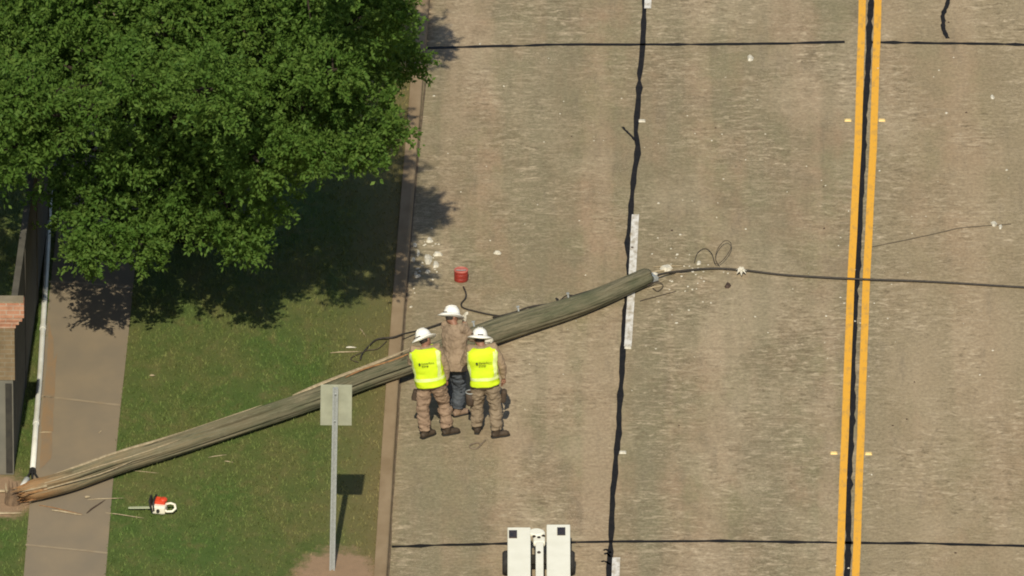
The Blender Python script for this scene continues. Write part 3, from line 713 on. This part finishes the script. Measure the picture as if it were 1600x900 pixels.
# ------------------------------------------------------------------ chainsaw
saw = thing('chainsaw', 'orange and white chainsaw lying on the grass near the sidewalk', 'chainsaw', G(250, 795, ZG))
def sw(px, py, z): return G(px, py, ZG+z)
m = MB(); a = sw(196, 796, .05); b = sw(240, 793, .06); m.tube([a, a.lerp(b, .08), a.lerp(b, .5), b], [.03, .042, .046, .046], 10, flat=.18); m.build('guide_bar', BARSTEEL, saw)
c = sw(252, 793, .09)
m = MB(); m.box(c+Vector((-.01, -.02, 0)), (.24, .20, .15), (0, 0, -.1)); m.build('body', CREAM, saw, bevel=.03)
m = MB(); m.box(c+Vector((.0, .05, .09)), (.19, .16, .09), (.15, .05, -.1)); m.ball(c+Vector((.05, .05, .13)), (.07, .08, .04), 7); m.build('top_cover', ORANGE, saw, smooth=False, bevel=.02)
m = MB(); m.box(c+Vector((-.145, .0, .07)), (.03, .27, .22), (0, -.25, 0)); m.build('hand_guard', BLACKP, saw, bevel=.01)
m = MB(); m.tube([c+Vector((-.09, -.13, .0)), c+Vector((-.1, -.14, .12)), c+Vector((-.09, -.03, .2)), c+Vector((-.08, .12, .18)), c+Vector((-.07, .16, .02))], .014, 8); m.build('front_handle', BLACKP, saw, smooth=True)
m = MB(); hp = [c+Vector(q) for q in ((.10, .03, .06), (.18, .05, .07), (.25, .02, .06), (.27, -.05, .02), (.22, -.10, -.01), (.13, -.10, -.02), (.08, -.06, 0))]
m.tube(hp, .022, 8); m.build('rear_handle', CREAM, saw, smooth=True)
m = MB(); m.lathe([(.03, 0), (.03, .02)], c+Vector((-.02, -.125, .0)), 12, Matrix.Rotation(R(90), 3, 'X')); m.build('filler_cap', BLACKP, saw)

saw.scale = (.9, .9, .9); saw.rotation_euler = (0, 0, R(-7))
# ------------------------------------------------------------------ red can
cp = G(720.5, 438, 0); can = thing('fuel_can', 'small round red can standing alone on the road behind the workers', 'can', cp)
m = MB(); m.lathe([(.095, 0), (.108, .01), (.11, .05), (.104, .06), (.11, .07), (.11, .12), (.104, .13), (.11, .14), (.108, .17)], cp, 24); m.build('shell', REDCAN, can, smooth=False)
m = MB(); m.lathe([(.108, .1705), (.112, .175), (.108, .188), (.095, .19), (.09, .182), (.02, .186)], cp, 24); m.build('lid', REDLID, can)
m = MB(); m.tube([cp+Vector(q) for q in ((-.1, 0, .17), (-.07, -.05, .2), (0, -.07, .205), (.07, -.05, .2), (.1, 0, .17))], .006, 6); m.build('bail', STEEL, can)

# ------------------------------------------------------------------ cables and wires
def wire(name, pts, r, mat, label, cat='cable', parent=None, seg=6):
    P = [G(x, y, z) for x, y, z in pts]
    # Catmull-Rom
    Q = []
    for i in range(len(P)-1):
        a, b, c_, d_ = P[max(i-1, 0)], P[i], P[i+1], P[min(i+2, len(P)-1)]
        for k in range(6):
            t = k/6; Q.append(.5*((2*b)+(c_-a)*t+(2*a-5*b+4*c_-d_)*t*t+(3*b-a-3*c_+d_)*t**3))
    Q.append(P[-1]); m = MB(); m.tube(Q, r, seg); return tag(m.build(name, mat, smooth=True), label, cat)
wire('loose_cable', [(1018, 434, .12), (1035, 428, .09), (1060, 424, .05), (1110, 419.5, .03), (1160, 422, .03), (1230, 430, .025), (1340, 436, .035), (1450, 440, .025), (1600, 449, .02), (1800, 460, .02)], .017, CABLE,
     'dark cable running from the pole tip across the double yellow line')
wire('coiled_wire', [(1085, 410, .02), (1090, 395, .02), (1102, 388, .03), (1112, 396, .04), (1118, 412, .05), (1128, 408, .08), (1140, 392, .1), (1142, 380, .1), (1133, 376, .1), (1122, 388, .08), (1118, 404, .04), (1124, 416, .02)], .006, COPPER,
     'thin wire curled in two loops on the road beside the loose cable')
wire('thin_wire', [(1000, 470, .02), (1030, 462, .015), (1056, 455, .012)], .006, COPPER, 'short thin wire on the road in front of the pole tip')
wire('ground_cable', [(724, 448, .02), (728, 458, .03), (727, 466, .03), (721, 474, .02), (724, 481, .02), (745, 487, .02), (772, 492.5, .02), (790, 493, .04), (830, 483, .06), (870, 473, .08), (890, 466, .1)], .013, CABLE,
     'dark cable snaking from the red can to the back of the pole')
wire('ground_cable', [(770, 496, .02), (800, 489, .12), (830, 479, .14), (862, 474, .16), (900, 461, .16), (940, 449, .18)], .014, CABLE, 'dark cable tight along the far side of the pole')
wire('ground_cable', [(690, 505, .05), (660, 515, .05), (630, 522, .17), (614, 527, .19), (590, 530, .15), (576, 541, .14), (566, 553, .14), (563, 562, .14)], .014, CABLE, 'dark cable trailing over the kerb onto the grass behind the pole')
wire('ground_cable', [(788, 492, .06), (815, 488, .05), (840, 477, .2), (866, 477, .08), (885, 462, .12), (910, 462, .06), (948, 446, .1)], .011, CABLE, 'thin slack dark cable weaving beyond the far side of the pole')
wire('thin_wire', [(560, 566, .14), (548, 560, .14), (572, 548, .14), (590, 545, .14), (604, 533, .14)], .007, COPPER, 'thin dark wire tangled on the grass behind the pole by the kerb')
wire('thin_wire', [(1012, 446, .1), (1028, 440, .06), (1036, 447, .02), (1028, 455, .02), (1020, 450, .03)], .008, COPPER, 'small curl of wire hanging in front of the pole tip')
wire('rope_loop', [(758, 688, .015), (752, 694, .01), (745, 701, .01), (735, 700, .012), (735, 695, .02), (746, 692, .015), (752, 696, .01)], .012, M('tan_rope', (.2, .15, .1)), 'small loop of tan rope on the road by the right worker\'s feet', 'rope')
m = MB(); a = G(874, 475, .22); m.tube([a, a+Vector((-.05, .1, .05)), a+Vector((-.02, .16, .0))], .016, 6); tag(m.build('cable_clip', BLACKP), 'black clip on the cable at the far side of the pole', 'clip')

# ------------------------------------------------------------------ debris
def chip(px, py, sx, sy=None, z=0, mat=CERAMIC, name='debris_chip', h=None, seed=None):
    c = G(px, py, z+.003); sx = sx/100; sy = (sy/42 if sy else sx); h = h or min(.035, sx*.3); m = MB()
    n = 8; lo = []; hi = []
    a0 = random.random()*6
    for k in range(n):
        a = a0+2*math.pi*k/n; q = random.uniform(.6, 1.1)
        lo.append(c+Vector((math.cos(a)*sx*.5*q, math.sin(a)*sy*.5*q, 0))); q *= random.uniform(.45, .8)
        hi.append(c+Vector((math.cos(a)*sx*.5*q, math.sin(a)*sy*.5*q, h*random.uniform(.6, 1))))
    m.loft([lo, hi]); return m.build(name, mat)
SMALL = [(971,154,4),(875,178,4),(850,222,4),(928,220,3.5),(1074,181,4),(1086,209,3.5),(1112,220,4.5),(1128,210,4),(1372,107,5),(750,69,4.5),(787,135,5),(1029,318,6),(1058,398,7),(1019,397,5),(1165,358,5),
 (1098,472,5),(1076,485,5.5),(1057,505,6),(1291,494,5),(1028,372,4.5),(1063,367,6),(1479,177,7),(1573,266,6),(1374,267,5),(1467,110,4.5),(1326,330,4.5),(1425,365,4),(1319,474,5),(1366,474,4),(1387,498,5),(1551,548,5.5),
 (1531,586,6),(1362,742,5),(766,376,5),(642,480,7),(647,451,5),(648,458,4.5),(665,139,5),(678,150,5),(1490,90,3.5),(1130,280,5),(1165,250,4),(1230,300,3.5),(1260,260,3.5),(1200,520,3.5),(1050,492,4),(1180,495,5),
 (1293,560,3.5),(1344,505,4),(1313,465,5),(1336,502,5),(1310,384,4),(880,585,3.5),(820,640,3.5),(905,345,4),(840,320,3.5),(720,300,3.5),(700,240,3.5),(760,260,3.5),(915,430,4),(1120,340,4),(1290,290,4),(1326,888,5),(1306,884,4),(1025,545,4),(1075,448,5),(1100,440,5),(1050,440,6),(1065,432,5)]
for _ in range(26): SMALL.append((random.gauss(1070, 38), random.gauss(432, 26), random.uniform(3, 5.5)))
for _ in range(22): SMALL.append((random.gauss(668, 14), random.gauss(408, 22), random.uniform(3, 6.5)))
for _ in range(45): SMALL.append((random.uniform(690, 1590), random.uniform(90, 620), random.uniform(2, 3.6)))
SMALL = [q for q in SMALL if q[0] > 655-.08*(q[1]-215)+4]
for x, y, s in SMALL:
    tag(chip(x, y, s*.85, z=0), 'tiny white chip of debris scattered on the concrete road', 'debris', 'tiny white chips on the road')
for x, y, s in [(1510,176,4.5),(1050,360,5),(1288,357,4.5),(1287,292,3.5),(988,387,6),(1429,597,3.5),(1417,655,4),(1395,665,4),(1493,864,5),(1061,665,3.5),(901,848,4),(1482,35,4),(1118,200,3.5),(893,213,3.5)]:
    tag(chip(x, y, s, z=0, mat=DARKDEB), 'tiny dark chip of debris scattered on the concrete road', 'debris', 'tiny dark chips on the road')
big = [(1172,91,11,11,'long white chip on the road just beyond the far slab joint'),(1550,152,8,8,'white chip near the right edge of the road beyond the cable'),(1553,350,12,9,'broad white fragment at the right edge of the road'),
 (1563,355,8,8,'small white fragment touching the broad one at the right edge'),(1042,420,26,10,'pale dusty splinter heap beside the pole tip'),(1092,411,9,8,'white fragment beside the curled wire'),
 (648,383,9,9,'white fragment against the kerb, topmost of the pile in the gutter'),(671,376,13,10,'white fragment at the back of the pile in the gutter'),(668,405,16,18,'large pale slab in the middle of the gutter pile'),(684,398,18,7,'flat white fragment at the right of the gutter pile'),
 (681,414,13,12,'rounded pale fragment at the front right of the gutter pile'),(646,406,8,9,'bright white fragment against the kerb in the gutter pile'),(653,396,6,14,'narrow white sliver standing between pieces of the gutter pile'),(652,432,14,5,'white sliver lying in the gutter in front of the pile'),(668,425,10,6,'short white sliver on the road in front of the gutter pile'),
 (777,396,14,5,'thin white sliver on the road to the right of the red can')]
for x, y, sx, sy, lab in big: tag(chip(x, y, sx, sy, 0, name='debris_fragment', h=min(.05, sx/100*.3)), lab, 'debris', 'white fragments on the road')
tag(chip(1137, 447, 13, 9, 0, DARKDEB, 'brown_fragment', .05), 'brown lump on the road in front of the loose cable', 'debris')
for x, y, ln, an in [(1034, 424, .42, .35), (1045, 417, .5, .12), (1028, 443, .3, .8), (1052, 428, .36, -.1), (1026, 449, .34, .5)]:
    shard(x, y, ln, an, .018, PALEWOOD, 'pale splinter lying on the road at the tip of the fallen pole', 'wood shard', 0.002, group='pale splinters at the pole tip')
# torn white rag knotted on the cable
rg = G(1158, 425, .04); m = MB()
for k in range(7):
    a = k*.95; d = Vector((math.cos(a)*.09, math.sin(a)*.16, .015)); m.tube([rg, rg+d*.5+Vector((0, 0, .04)), rg+d], [.035, .022, .004], 6, flat=.5)
tag(m.build('torn_rag', CERAMIC), 'star-shaped torn white scrap caught on the loose cable', 'scrap')

# ------------------------------------------------------------------ white wheeled carrier at the bottom edge
DZ = .46
vc = G(842, 822, DZ); veh = thing('equipment_carrier', 'white twin-deck wheeled equipment carrier cut by the bottom edge of the view', 'equipment', (vc.x, vc.y-1.0, 0))
def vv(px, dy, z): return Vector(((px-800)/100.0+ (vc.x-.42), vc.y+dy, z))
vx = lambda px: G(px, 830, DZ).x
Ln = 3.0
for nm, x0, x1, dy in (('left', 793, 829, -.04), ('right', 854, 891, .06)):
    a, b = vx(x0), vx(x1); m = MB(); m.box(((a+b)/2, vc.y+dy-Ln/2, DZ-.05), (b-a, Ln, .10)); m.build('deck', WHITEVEH, veh, bevel=.012)
    m = MB(); m.box(((a+b)/2, vc.y+dy-Ln/2-.02, DZ-.16), ((b-a)*.6, Ln-.08, .12)); m.build('rail', WHITEVEH, veh)
    lx = vx(801.5) if nm == 'left' else vx(877); m = MB(); m.box((lx, vc.y+dy-.26, DZ+.006), (.125, .26, .02)); lo_ = m.build('lamp', DARKGLASS, veh, bevel=.004)
    m = MB(); m.box((lx+.01, vc.y+dy-.26, DZ+.02), (.03, .1, .012)); m.build('lens', M('lamp_reflector', (.12, .09, .07)), lo_) if False else None
m = MB(); bx0, bx1 = vx(834), vx(851)
m.box(((bx0+bx1)/2, vc.y-.30, DZ-.07), (bx1-bx0+.02, .40, .09)); m.build('pivot_block', WHITEVEH, veh, bevel=.03)
m = MB(); m.lathe([(.12, 0), (.12, .03), (.10, .04)], (vx(838), vc.y-.16, DZ-.05), 20); m.build('pivot_cap', WHITEVEH, veh)
m = MB(); m.box((vx(843), vc.y-1.6, DZ-.08), (.12, 2.6, .10)); m.build('boom', WHITEVEH, veh, bevel=.01)
for px, dy in ((834.5, -.42), (842, -.46), (849, -.40), (842, -.98)):
    m = MB(); m.lathe([(.028, 0), (.028, .02), (.012, .028)], (vx(px), vc.y+dy+.1, DZ-.03), 6); m.build('bolt', DARKGLASS, veh)
for sx in (-1, 1):
    x = vx(790.5) if sx < 0 else vx(892.5)
    for dy in (-.72, -2.3):
        m = MB(); c = Vector((x-sx*.045, vc.y+dy, .188)); rot = Matrix.Rotation(R(90), 3, 'Y')
        m.lathe([(.11, -.10), (.155, -.10), (.182, -.07), (.188, 0), (.182, .07), (.155, .10), (.11, .10)], c, 28, rot); wh = m.build('wheel', TYRE, veh, smooth=False)
        m = MB(); m.lathe([(.03, -.06), (.11, -.085), (.11, .085), (.03, .06)], c, 20, rot); m.build('rim', WHITEVEH, wh) if False else m.build('rim', WHITEVEH, veh)
for dy in (-.72, -2.3):
    m = MB(); m.tube([Vector((vx(793), vc.y+dy, .188)), Vector((vx(890), vc.y+dy, .188))], .035, 10); m.box((vx(842), vc.y+dy, .25), (.7, .12, .1)); m.build('axle', DARK, veh)

# ------------------------------------------------------------------ people
def ell(c, rx, ry, yaw=0, n=24, tilt=None, sq=2.0):
    out = []
    for k in range(n):
        a = 2*math.pi*k/n; ca, sa = math.cos(a), math.sin(a)
        p = Vector((rx*math.copysign(abs(ca)**(2/sq), ca), ry*math.copysign(abs(sa)**(2/sq), sa), 0))
        p = Matrix.Rotation(yaw, 3, 'Z') @ p
        if tilt is not None: p = tilt @ p
        out.append(Vector(c)+p)
    return out
def hand(m, wrist, d, palm_n, side):
    """palm, four bent fingers of unequal length and a thumb"""
    d = d.normalized(); pn = (palm_n-d*palm_n.dot(d)).normalized(); s = d.cross(pn).normalized()*side
    m.tube([wrist, wrist+d*.045, wrist+d*.09], [.029, .04, .036], 10, flat=.55)
    for k, (o, L) in enumerate(((-.030, .062), (-.010, .076), (.010, .072), (.029, .056))):
        b = wrist+d*.082+s*o
        m.tube([b-d*.02, b+d*L*.4+pn*.008, b+d*L*.72+pn*.026, b+d*L*.85+pn*.045], [.0105, .010, .009, .007], 7)
    b = wrist+d*.025-s*.03
    m.tube([b, b-s*.022+d*.022+pn*.012, b-s*.028+d*.052+pn*.028], [.014, .012, .009], 7)
def person(root_px, label, sp):
    root = G(root_px[0], root_px[1], 0); T = thing('person', label, 'person', root)
    Vv = lambda p: root+Vector(p)
    hip = Vv(sp['hip']); sh = Vv(sp['sh']); hy, sy = sp['hip_yaw'], sp['sh_yaw']
    head = Vv(sp['head']); hr = Euler(sp['head_rot'], 'ZXY').to_matrix()
    big = sp.get('big', 1.0)
    axis = (sh-hip); tl = Vector((0, 0, 1)).rotation_difference(axis.normalized()).to_matrix()
    Rz = lambda a: Matrix.Rotation(a, 3, 'Z')
    shl = {s: sh+tl @ (Rz(sy) @ Vector((s*.185*big, 0, .0))) for s in (-1, 1)}
    hpj = {s: hip+Rz(hy) @ Vector((s*.10*big, 0, -.03)) for s in (-1, 1)}
    def spine(f): return hip.lerp(sh, f)
    def yaw(f): return hy+(sy-hy)*max(0, min(1, f))
    def ring(f, rx, ry, dy=0, sq=2.3): return ell(spine(f)+tl @ (Rz(yaw(f)) @ Vector((0, dy, 0))), rx*big, ry*big, yaw(f), 28, tl, sq)
    arms = {-1: (Vv(sp['elbow'][0]), Vv(sp['wrist'][0])), 1: (Vv(sp['elbow'][1]), Vv(sp['wrist'][1]))}
    feet = {-1: sp['feet'][0], 1: sp['feet'][1]}
    # ---- one continuous body
    m = MB()
    m.loft([ring(-.12, .09, .08), ring(-.05, .155, .115), ring(.1, .155, .115), ring(.35, .145, .105), ring(.65, .17, .12), ring(.88, .17, .11), ring(1.0, .14, .085), ring(1.06, .07, .06)])
    nb = sh+axis.normalized()*.0
    m.tube([nb-axis.normalized()*.04, nb.lerp(head, .4), head-hr @ Vector((0, .005, .02))], [.075, .06, .058], 12)
    m.ball(head, (.076, .098, .118), 12, hr)
    m.ball(head+hr @ Vector((0, .035, -.062)), (.056, .058, .05), 9, hr)             # jaw
    m.tube([head+hr @ Vector((0, .09, .02)), head+hr @ Vector((0, .117, -.03)), head+hr @ Vector((0, .098, -.038))], [.010, .017, .012], 7)   # nose
    m.ball(head+hr @ Vector((0, .085, -.067)), (.026, .012, .008), 6, hr)              # lips
    m.ball(head+hr @ Vector((0, .08, .028)), (.055, .022, .010), 6, hr)                # brow
    for s in (-1, 1): m.ball(head+hr @ Vector((s*.078, -.005, -.01)), (.012, .024, .034), 6, hr)   # ears
    for s in (-1, 1):
        e, w_ = arms[s]; S_ = shl[s]
        m.tube([spine(.93), S_, S_.lerp(e, .5), e, e.lerp(w_, .35), w_], [.07, .062, .052, .042, .043, .03], 12)
        hd = sp.get('hand_dir', [None, None])[0 if s < 0 else 1]
        hd = Vector(hd) if hd else (w_-e)
        hand(m, w_, hd, Vector(sp.get('palm', [(1, .2, 0), (-1, .2, 0)])[0 if s < 0 else 1]), s)
        f = feet[s]; ank = Vv((f[0], f[1], .09)); fd = Rz(f[2]) @ Vector((0, 1, 0)); kn = Vv(sp['knee'][0 if s < 0 else 1])
        m.tube([spine(.0), hpj[s], hpj[s].lerp(kn, .5), kn, kn.lerp(ank, .35), ank], [.08, .088, .075, .056, .056, .038], 12)
        m.tube([ank, ank+fd*.07-Vector((0, 0, .045)), ank+fd*.15-Vector((0, 0, .06))], [.036, .034, .022], 8)
    link('body', remesh(m, .0075, 2), SKIN, T, (0, 0, 0), True).location = -root
    def place(o): o.location = -root; return o
    if sp.get('glove'):
        for s in (-1, 1):
            e, w_ = arms[s]; m = MB(); hand(m, w_, Vector(sp['hand_dir'][0 if s < 0 else 1]), Vector((1, .2, 0)) if s < 0 else Vector((-1, .2, 0)), s)
            gm = remesh(m, .006, 2)
            for v_ in gm.vertices: v_.co = v_.co+v_.normal*.005
            place(link('glove', gm, CERAMIC, T, (0, 0, 0), True))
    # eyes
    for s in (-1, 1):
        m = MB(); m.ball(head+hr @ Vector((s*.031, .088, .008)), .010, 6); m.build('eye', CERAMIC, T, True)
    # hair
    m = MB(); m.ball(head+hr @ Vector((0, -.012, .012)), (.080, .096, .112), 10, hr); m.build('hair', HAIR, T, True)
    # ---- trousers
    m = MB()
    m.loft([ring(-.17, .10, .095), ring(-.10, .178, .14), ring(.0, .198, .150), ring(.10, .192, .145), ring(.20, .18, .135)])
    for s in (-1, 1):
        f = feet[s]; ank = Vv((f[0], f[1], .10)); kn = Vv(sp['knee'][0 if s < 0 else 1])
        m.tube([spine(.04), hpj[s], hpj[s].lerp(kn, .5), kn, kn.lerp(ank, .5), ank.lerp(kn, .08)], [.10, .122, .114, .098, .094, .090], 16)
    place(link('trousers', remesh(m, .011, 3, .042, 8, (1, 1, 1.8), sp['seed']), sp['tmat'], T, (0, 0, 0), True))
    # ---- shirt
    m = MB()
    m.loft([ring(sp.get('tail', .02), (.232 if sp.get('tail') else .185), (.195 if sp.get('tail') else .14)), ring(.08, .225 if sp.get('tail') else .187, .185 if sp.get('tail') else .14), ring(.25, .205 if sp.get('tail') else .19, .145), ring(.45, .195, .148), ring(.75, .215, .152), ring(.93, .205, .135), ring(1.02, .15, .10), ring(1.09, .08, .075)])
    for s in (-1, 1):
        e, w_ = arms[s]; S_ = shl[s]
        m.tube([spine(.93), S_, S_.lerp(e, .5), e, e.lerp(w_, .45), w_.lerp(e, .06)], [.085, .088, .075, .064, .058, .046], 14)
    place(link('shirt', remesh(m, .010, 3, .024, 11, (1, 1, 1.3), sp['seed']+5), sp.get('smat', SHIRT), T, (0, 0, 0), True))
    m = MB()
    for q in (ring(1.06, .088, .085), ring(1.12, .078, .078)): pass
    m.loft([ring(1.03, .092, .088), ring(1.10, .082, .082)], False); cl = m.build('collar', SHIRT, T, True)
    cl.modifiers.new('t', 'SOLIDIFY').thickness = .012
    # ---- belt
    m = MB(); m.loft([ring(.10, .204, .158), ring(.17, .2, .154)], False); b = m.build('belt', LEATHER, T, True); b.modifiers.new('t', 'SOLIDIFY').thickness = .008
    # ---- boots
    for s in (-1, 1):
        f = feet[s]; ank = Vv((f[0], f[1], 0)); fd = Rz(f[2]) @ Vector((0, 1, 0)); m = MB()
        m.tube([ank+Vector((0, 0, .24)), ank+Vector((0, 0, .12)), ank+Vector((0, 0, .055))], [.062, .06, .06], 14)
        m.tube([ank-fd*.075+Vector((0, 0, .045)), ank-fd*.02+Vector((0, 0, .055)), ank+fd*.08+Vector((0, 0, .055)), ank+fd*.16+Vector((0, 0, .045)), ank+fd*.205+Vector((0, 0, .035))], [.04, .052, .052, .050, .03], 14, flat=.95)
        bo = place(link('boot', remesh(m, .009, 2), sp['bmat'], T, (0, 0, 0), True))
        m = MB(); side = Vector((fd.y, -fd.x, 0)); sr = []
        for t_, wd in ((-.085, .03), (-.06, .042), (0, .044), (.06, .042), (.13, .05), (.19, .042), (.218, .02)):
            c = ank+fd*t_; sr.append([c-side*wd+Vector((0, 0, .002)), c+side*wd+Vector((0, 0, .002)), c+side*wd+Vector((0, 0, .028)), c-side*wd+Vector((0, 0, .028))])
        m.loft(sr); so_ = m.build('sole', BLACKP, T)
        so_.parent = bo; so_.location = root    # boot carries its sole
    # ---- hard hat with a full brim
    hc = head+hr @ Vector((0, -.005, .035)); m = MB()
    rgs = []
    for r_, z_ in ((.203, -.020), (.206, -.014), (.15, .006), (.128, .012), (.124, .04), (.112, .082), (.085, .115), (.045, .134), (.008, .139)):
        rgs.append([hc+hr @ Vector((r_*math.cos(2*math.pi*k/36)*.93, r_*math.sin(2*math.pi*k/36)*1.05-(.012 if r_ > .13 else 0), z_-(.025*math.sin(2*math.pi*k/36)**2 if r_ > .16 else 0))) for k in range(36)])
    m.loft(rgs); hat = m.build('hard_hat', HATM, T, True)
    m = MB()
    for x_ in (-.03, .0, .03):
        m.tube([hc+hr @ Vector((x_, -.122, .035)), hc+hr @ Vector((x_, -.092, .108)), hc+hr @ Vector((x_, -.04, .14)), hc+hr @ Vector((x_, .04, .14)), hc+hr @ Vector((x_, .10, .1))], .0075, 6)
    rd = m.build('ridge', HATM, hat, True, world=False); rd.location = -root
    for v_ in rd.data.vertices: pass
    m = MB(); m.tube([hc+hr @ Vector((-.04, -.128, .018)), hc+hr @ Vector((0, -.136, .016)), hc+hr @ Vector((.04, -.128, .018))], .011, 6)
    bd = m.build('ratchet_band', BLACKP, hat, True, world=False); bd.location = -root
    m = MB(); m.box(hc+hr @ Vector((-.118, -.045, .03)), (.03, .05, .035), hr); cp_ = m.build('clip', DARKDEB, hat, world=False); cp_.location = -root
    # ---- vest
    if sp.get('vest'):
        prof = [(-.06, .222, .172), (.1, .222, .170), (.3, .218, .168), (.5, .224, .170), (.7, .238, .175), (.85, .246, .168), (.95, .238, .150), (1.02, .205, .120), (1.065, .13, .10)]
        def vr(f, rx, ry): return ring(f, rx, ry, sq=2.6)
        fs = [p[0] for p in prof]
        def at(f): return np.interp(f, fs, [p[1] for p in prof]), np.interp(f, fs, [p[2] for p in prof])
        F = np.linspace(-.06, 1.065, 34); m = MB(); rr = []
        for f in F:
            a, b = at(f); rg_ = vr(f, a, b); c = spine(f)
            rg_ = [p+(p-c).normalized()*(.027*noise.noise(Vector(((p-root).x*7, (p-root).y*7, (p-root).z*4.5+sp['seed'])))+.017*noise.noise((p-root)*17+Vector((sp['seed'], 3, 0)))) + Vector((0, 0, .012*noise.noise((p-root)*5) if f < 0 else 0)) for p in rg_]
            rr.append(rg_)
        m.loft(rr, False); vo = m.build('vest', VEST, T, True); md = vo.modifiers.new('t', 'SOLIDIFY'); md.thickness = .008; md.offset = 1
        def tape(f0, f1, name='reflective_band', a0=0, a1=28, closed=True):
            mm = MB(); rings_ = []
            for f in np.linspace(f0, f1, max(3, int(abs(f1-f0)*34))):
                i = np.interp(f, F, range(len(F))); i0 = int(i); i1 = min(i0+1, len(F)-1); fr = i-i0; c = spine(f)
                rg_ = [p.lerp(q, fr) for p, q in zip(rr[i0], rr[i1])]
                rings_.append([p+(p-c).normalized()*.011 for p in rg_])
            if closed: mm.loft(rings_, False)
            else:
                sel = [[r_[k % 28] for k in range(a0, a1)] for r_ in rings_]; n_ = a1-a0
                mm.add([p for r_ in sel for p in r_], [(i*n_+j, i*n_+j+1, (i+1)*n_+j+1, (i+1)*n_+j) for i in range(len(sel)-1) for j in range(n_-1)])
            o = mm.build(name, REFL, vo, True, world=False); o.location = -root; return o
        tape(.13, .22)
        tape(.23, 1.03, a0=15, a1=18, closed=False); tape(.23, 1.03, a0=24, a1=27, closed=False)
        # printed mark: round emblem and two short words
        yq = yaw(.66); cen = spine(.66)+tl @ (Rz(yq) @ Vector((0, -.211*big, 0)))
        def put(o, x, z, size):
            o.parent = vo; o.matrix_parent_inverse = Matrix.Identity(4)
            mt = tl.to_4x4() @ Rz(yq).to_4x4() @ Matrix.Rotation(R(90), 4, 'X')
            o.matrix_local = Matrix.Translation(cen-root+tl @ (Rz(yq) @ Vector((x, 0, z)))) @ mt @ Matrix.Diagonal((size, size, size, 1))
        for txt, x, z, size in (('CenterPoint.', -.055, .01, .040), ('Energy', -.055, -.03, .040)):
            cu = bpy.data.curves.new('lettering', 'FONT'); cu.body = txt; cu.extrude = .03; to = bpy.data.objects.new('tmp', cu); COL.objects.link(to)
            dg = bpy.context.evaluated_depsgraph_get(); tm = bpy.data.meshes.new_from_object(to.evaluated_get(dg)); bpy.data.objects.remove(to)
            o = link('lettering', tm, INK, vo); put(o, x, z, size)
        m = MB(); m.lathe([(.5, -.05), (.5, .05)], (0, 0, 0), 4); o = link('emblem', m.mesh('emblem'), INK, vo); put(o, -.085, .018, .042)
    return T, root, hip, spine, ring, place
# left worker
TA, ra, *_ = person((683, 682), 'person in yellow vest, left of the pair, head tilted left, white hard hat', dict(
    hip=(-.095, -.0, .92), sh=(-.175, .07, 1.45), hip_yaw=R(-12), sh_yaw=R(-8), head=(-.19, .15, 1.58), head_rot=(R(-32), R(-24), R(-25)),
    elbow=[(-.40, .16, 1.20), (.135, .06, 1.17)], wrist=[(-.22, .34, 1.14), (.135, .06, .93)], hand_dir=[(.8, .4, 0), (.0, .1, -1)],
    feet=[(-.185, -.04, R(-48)), (.155, .06, R(-66))], knee=[(-.22, .00, .50), (.10, .14, .52)], tmat=TROUS, bmat=BOOT, vest=True, seed=3, big=1.0))
TC, rc, *_ = person((762, 681), 'person in yellow vest, right of the pair, head straight, white hard hat', dict(
    hip=(-.045, .0, .92), sh=(-.09, .05, 1.46), hip_yaw=R(-4), sh_yaw=R(0), head=(-.125, .16, 1.575), head_rot=(R(-30), R(3), R(4)),
    elbow=[(-.36, .14, 1.19), (.225, .02, 1.18)], wrist=[(-.12, .32, 1.14), (.245, .07, .95)], hand_dir=[(.9, .3, 0), (0, .1, -1)],
    feet=[(-.16, .12, R(-6)), (.135, -.05, R(-70))], knee=[(-.165, .12, .50), (.12, .02, .50)], tmat=TROUSB, bmat=BOOT, vest=True, seed=11, big=.97))
TB, rb, *_ = person((712, 649), 'person in tan shirt and blue jeans reaching right, without a vest', dict(
    hip=(-.02, .0, .93), sh=(-.01, .15, 1.43), hip_yaw=R(-55), sh_yaw=R(-48), head=(-.06, .26, 1.555), head_rot=(R(-34), R(6), R(-55)),
    elbow=[(.16, .38, 1.20), (.27, .12, 1.25)], wrist=[(.13, .40, 1.42), (.44, .22, 1.17)], hand_dir=[(.1, .1, 1), (1, .2, -.1)], glove=True,
    feet=[(-.05, .14, R(-45)), (.03, -.02, R(-60))], knee=[(-.02, .16, .52), (.06, .04, .52)], tmat=JEANS, bmat=TANBOOT, vest=False, seed=19, big=1.08, smat=PALESHIRT, tail=-.26))
# belt gear (parts of the people's clothing)
def gear(T, root, name, c, size, mat, rot=(0, 0, 0), bev=.02):
    m = MB(); m.box(root+Vector(c), size, rot); return m.build(name, mat, T, bevel=bev)
gear(TA, ra, 'tool_pouch', (-.335, .02, .70), (.09, .11, .17), LEATHER, (0, .25, 0)); gear(TA, ra, 'tool_strap', (-.285, .0, .52), (.03, .02, .28), LEATHER, (0, -.12, 0), .005)
gear(TC, rc, 'tool_bag', (.245, .05, .66), (.09, .13, .22), LEATHER, (0, .12, 0), .04)
m = MB(); c = rc+Vector((-.265, .05, .0)); m.lathe([(.05, .50), (.065, .52), (.072, .72), (.066, .72)], c, 18); m.build('tool_bucket', LEATHER, TC, True)
m = MB()
ringp = [c+Vector((.073*math.cos(a), .073*math.sin(a), .722)) for a in [2*math.pi*k/18 for k in range(19)]]
m.tube(ringp, .009, 6); m.build('bucket_rim', STEEL, TC, True)
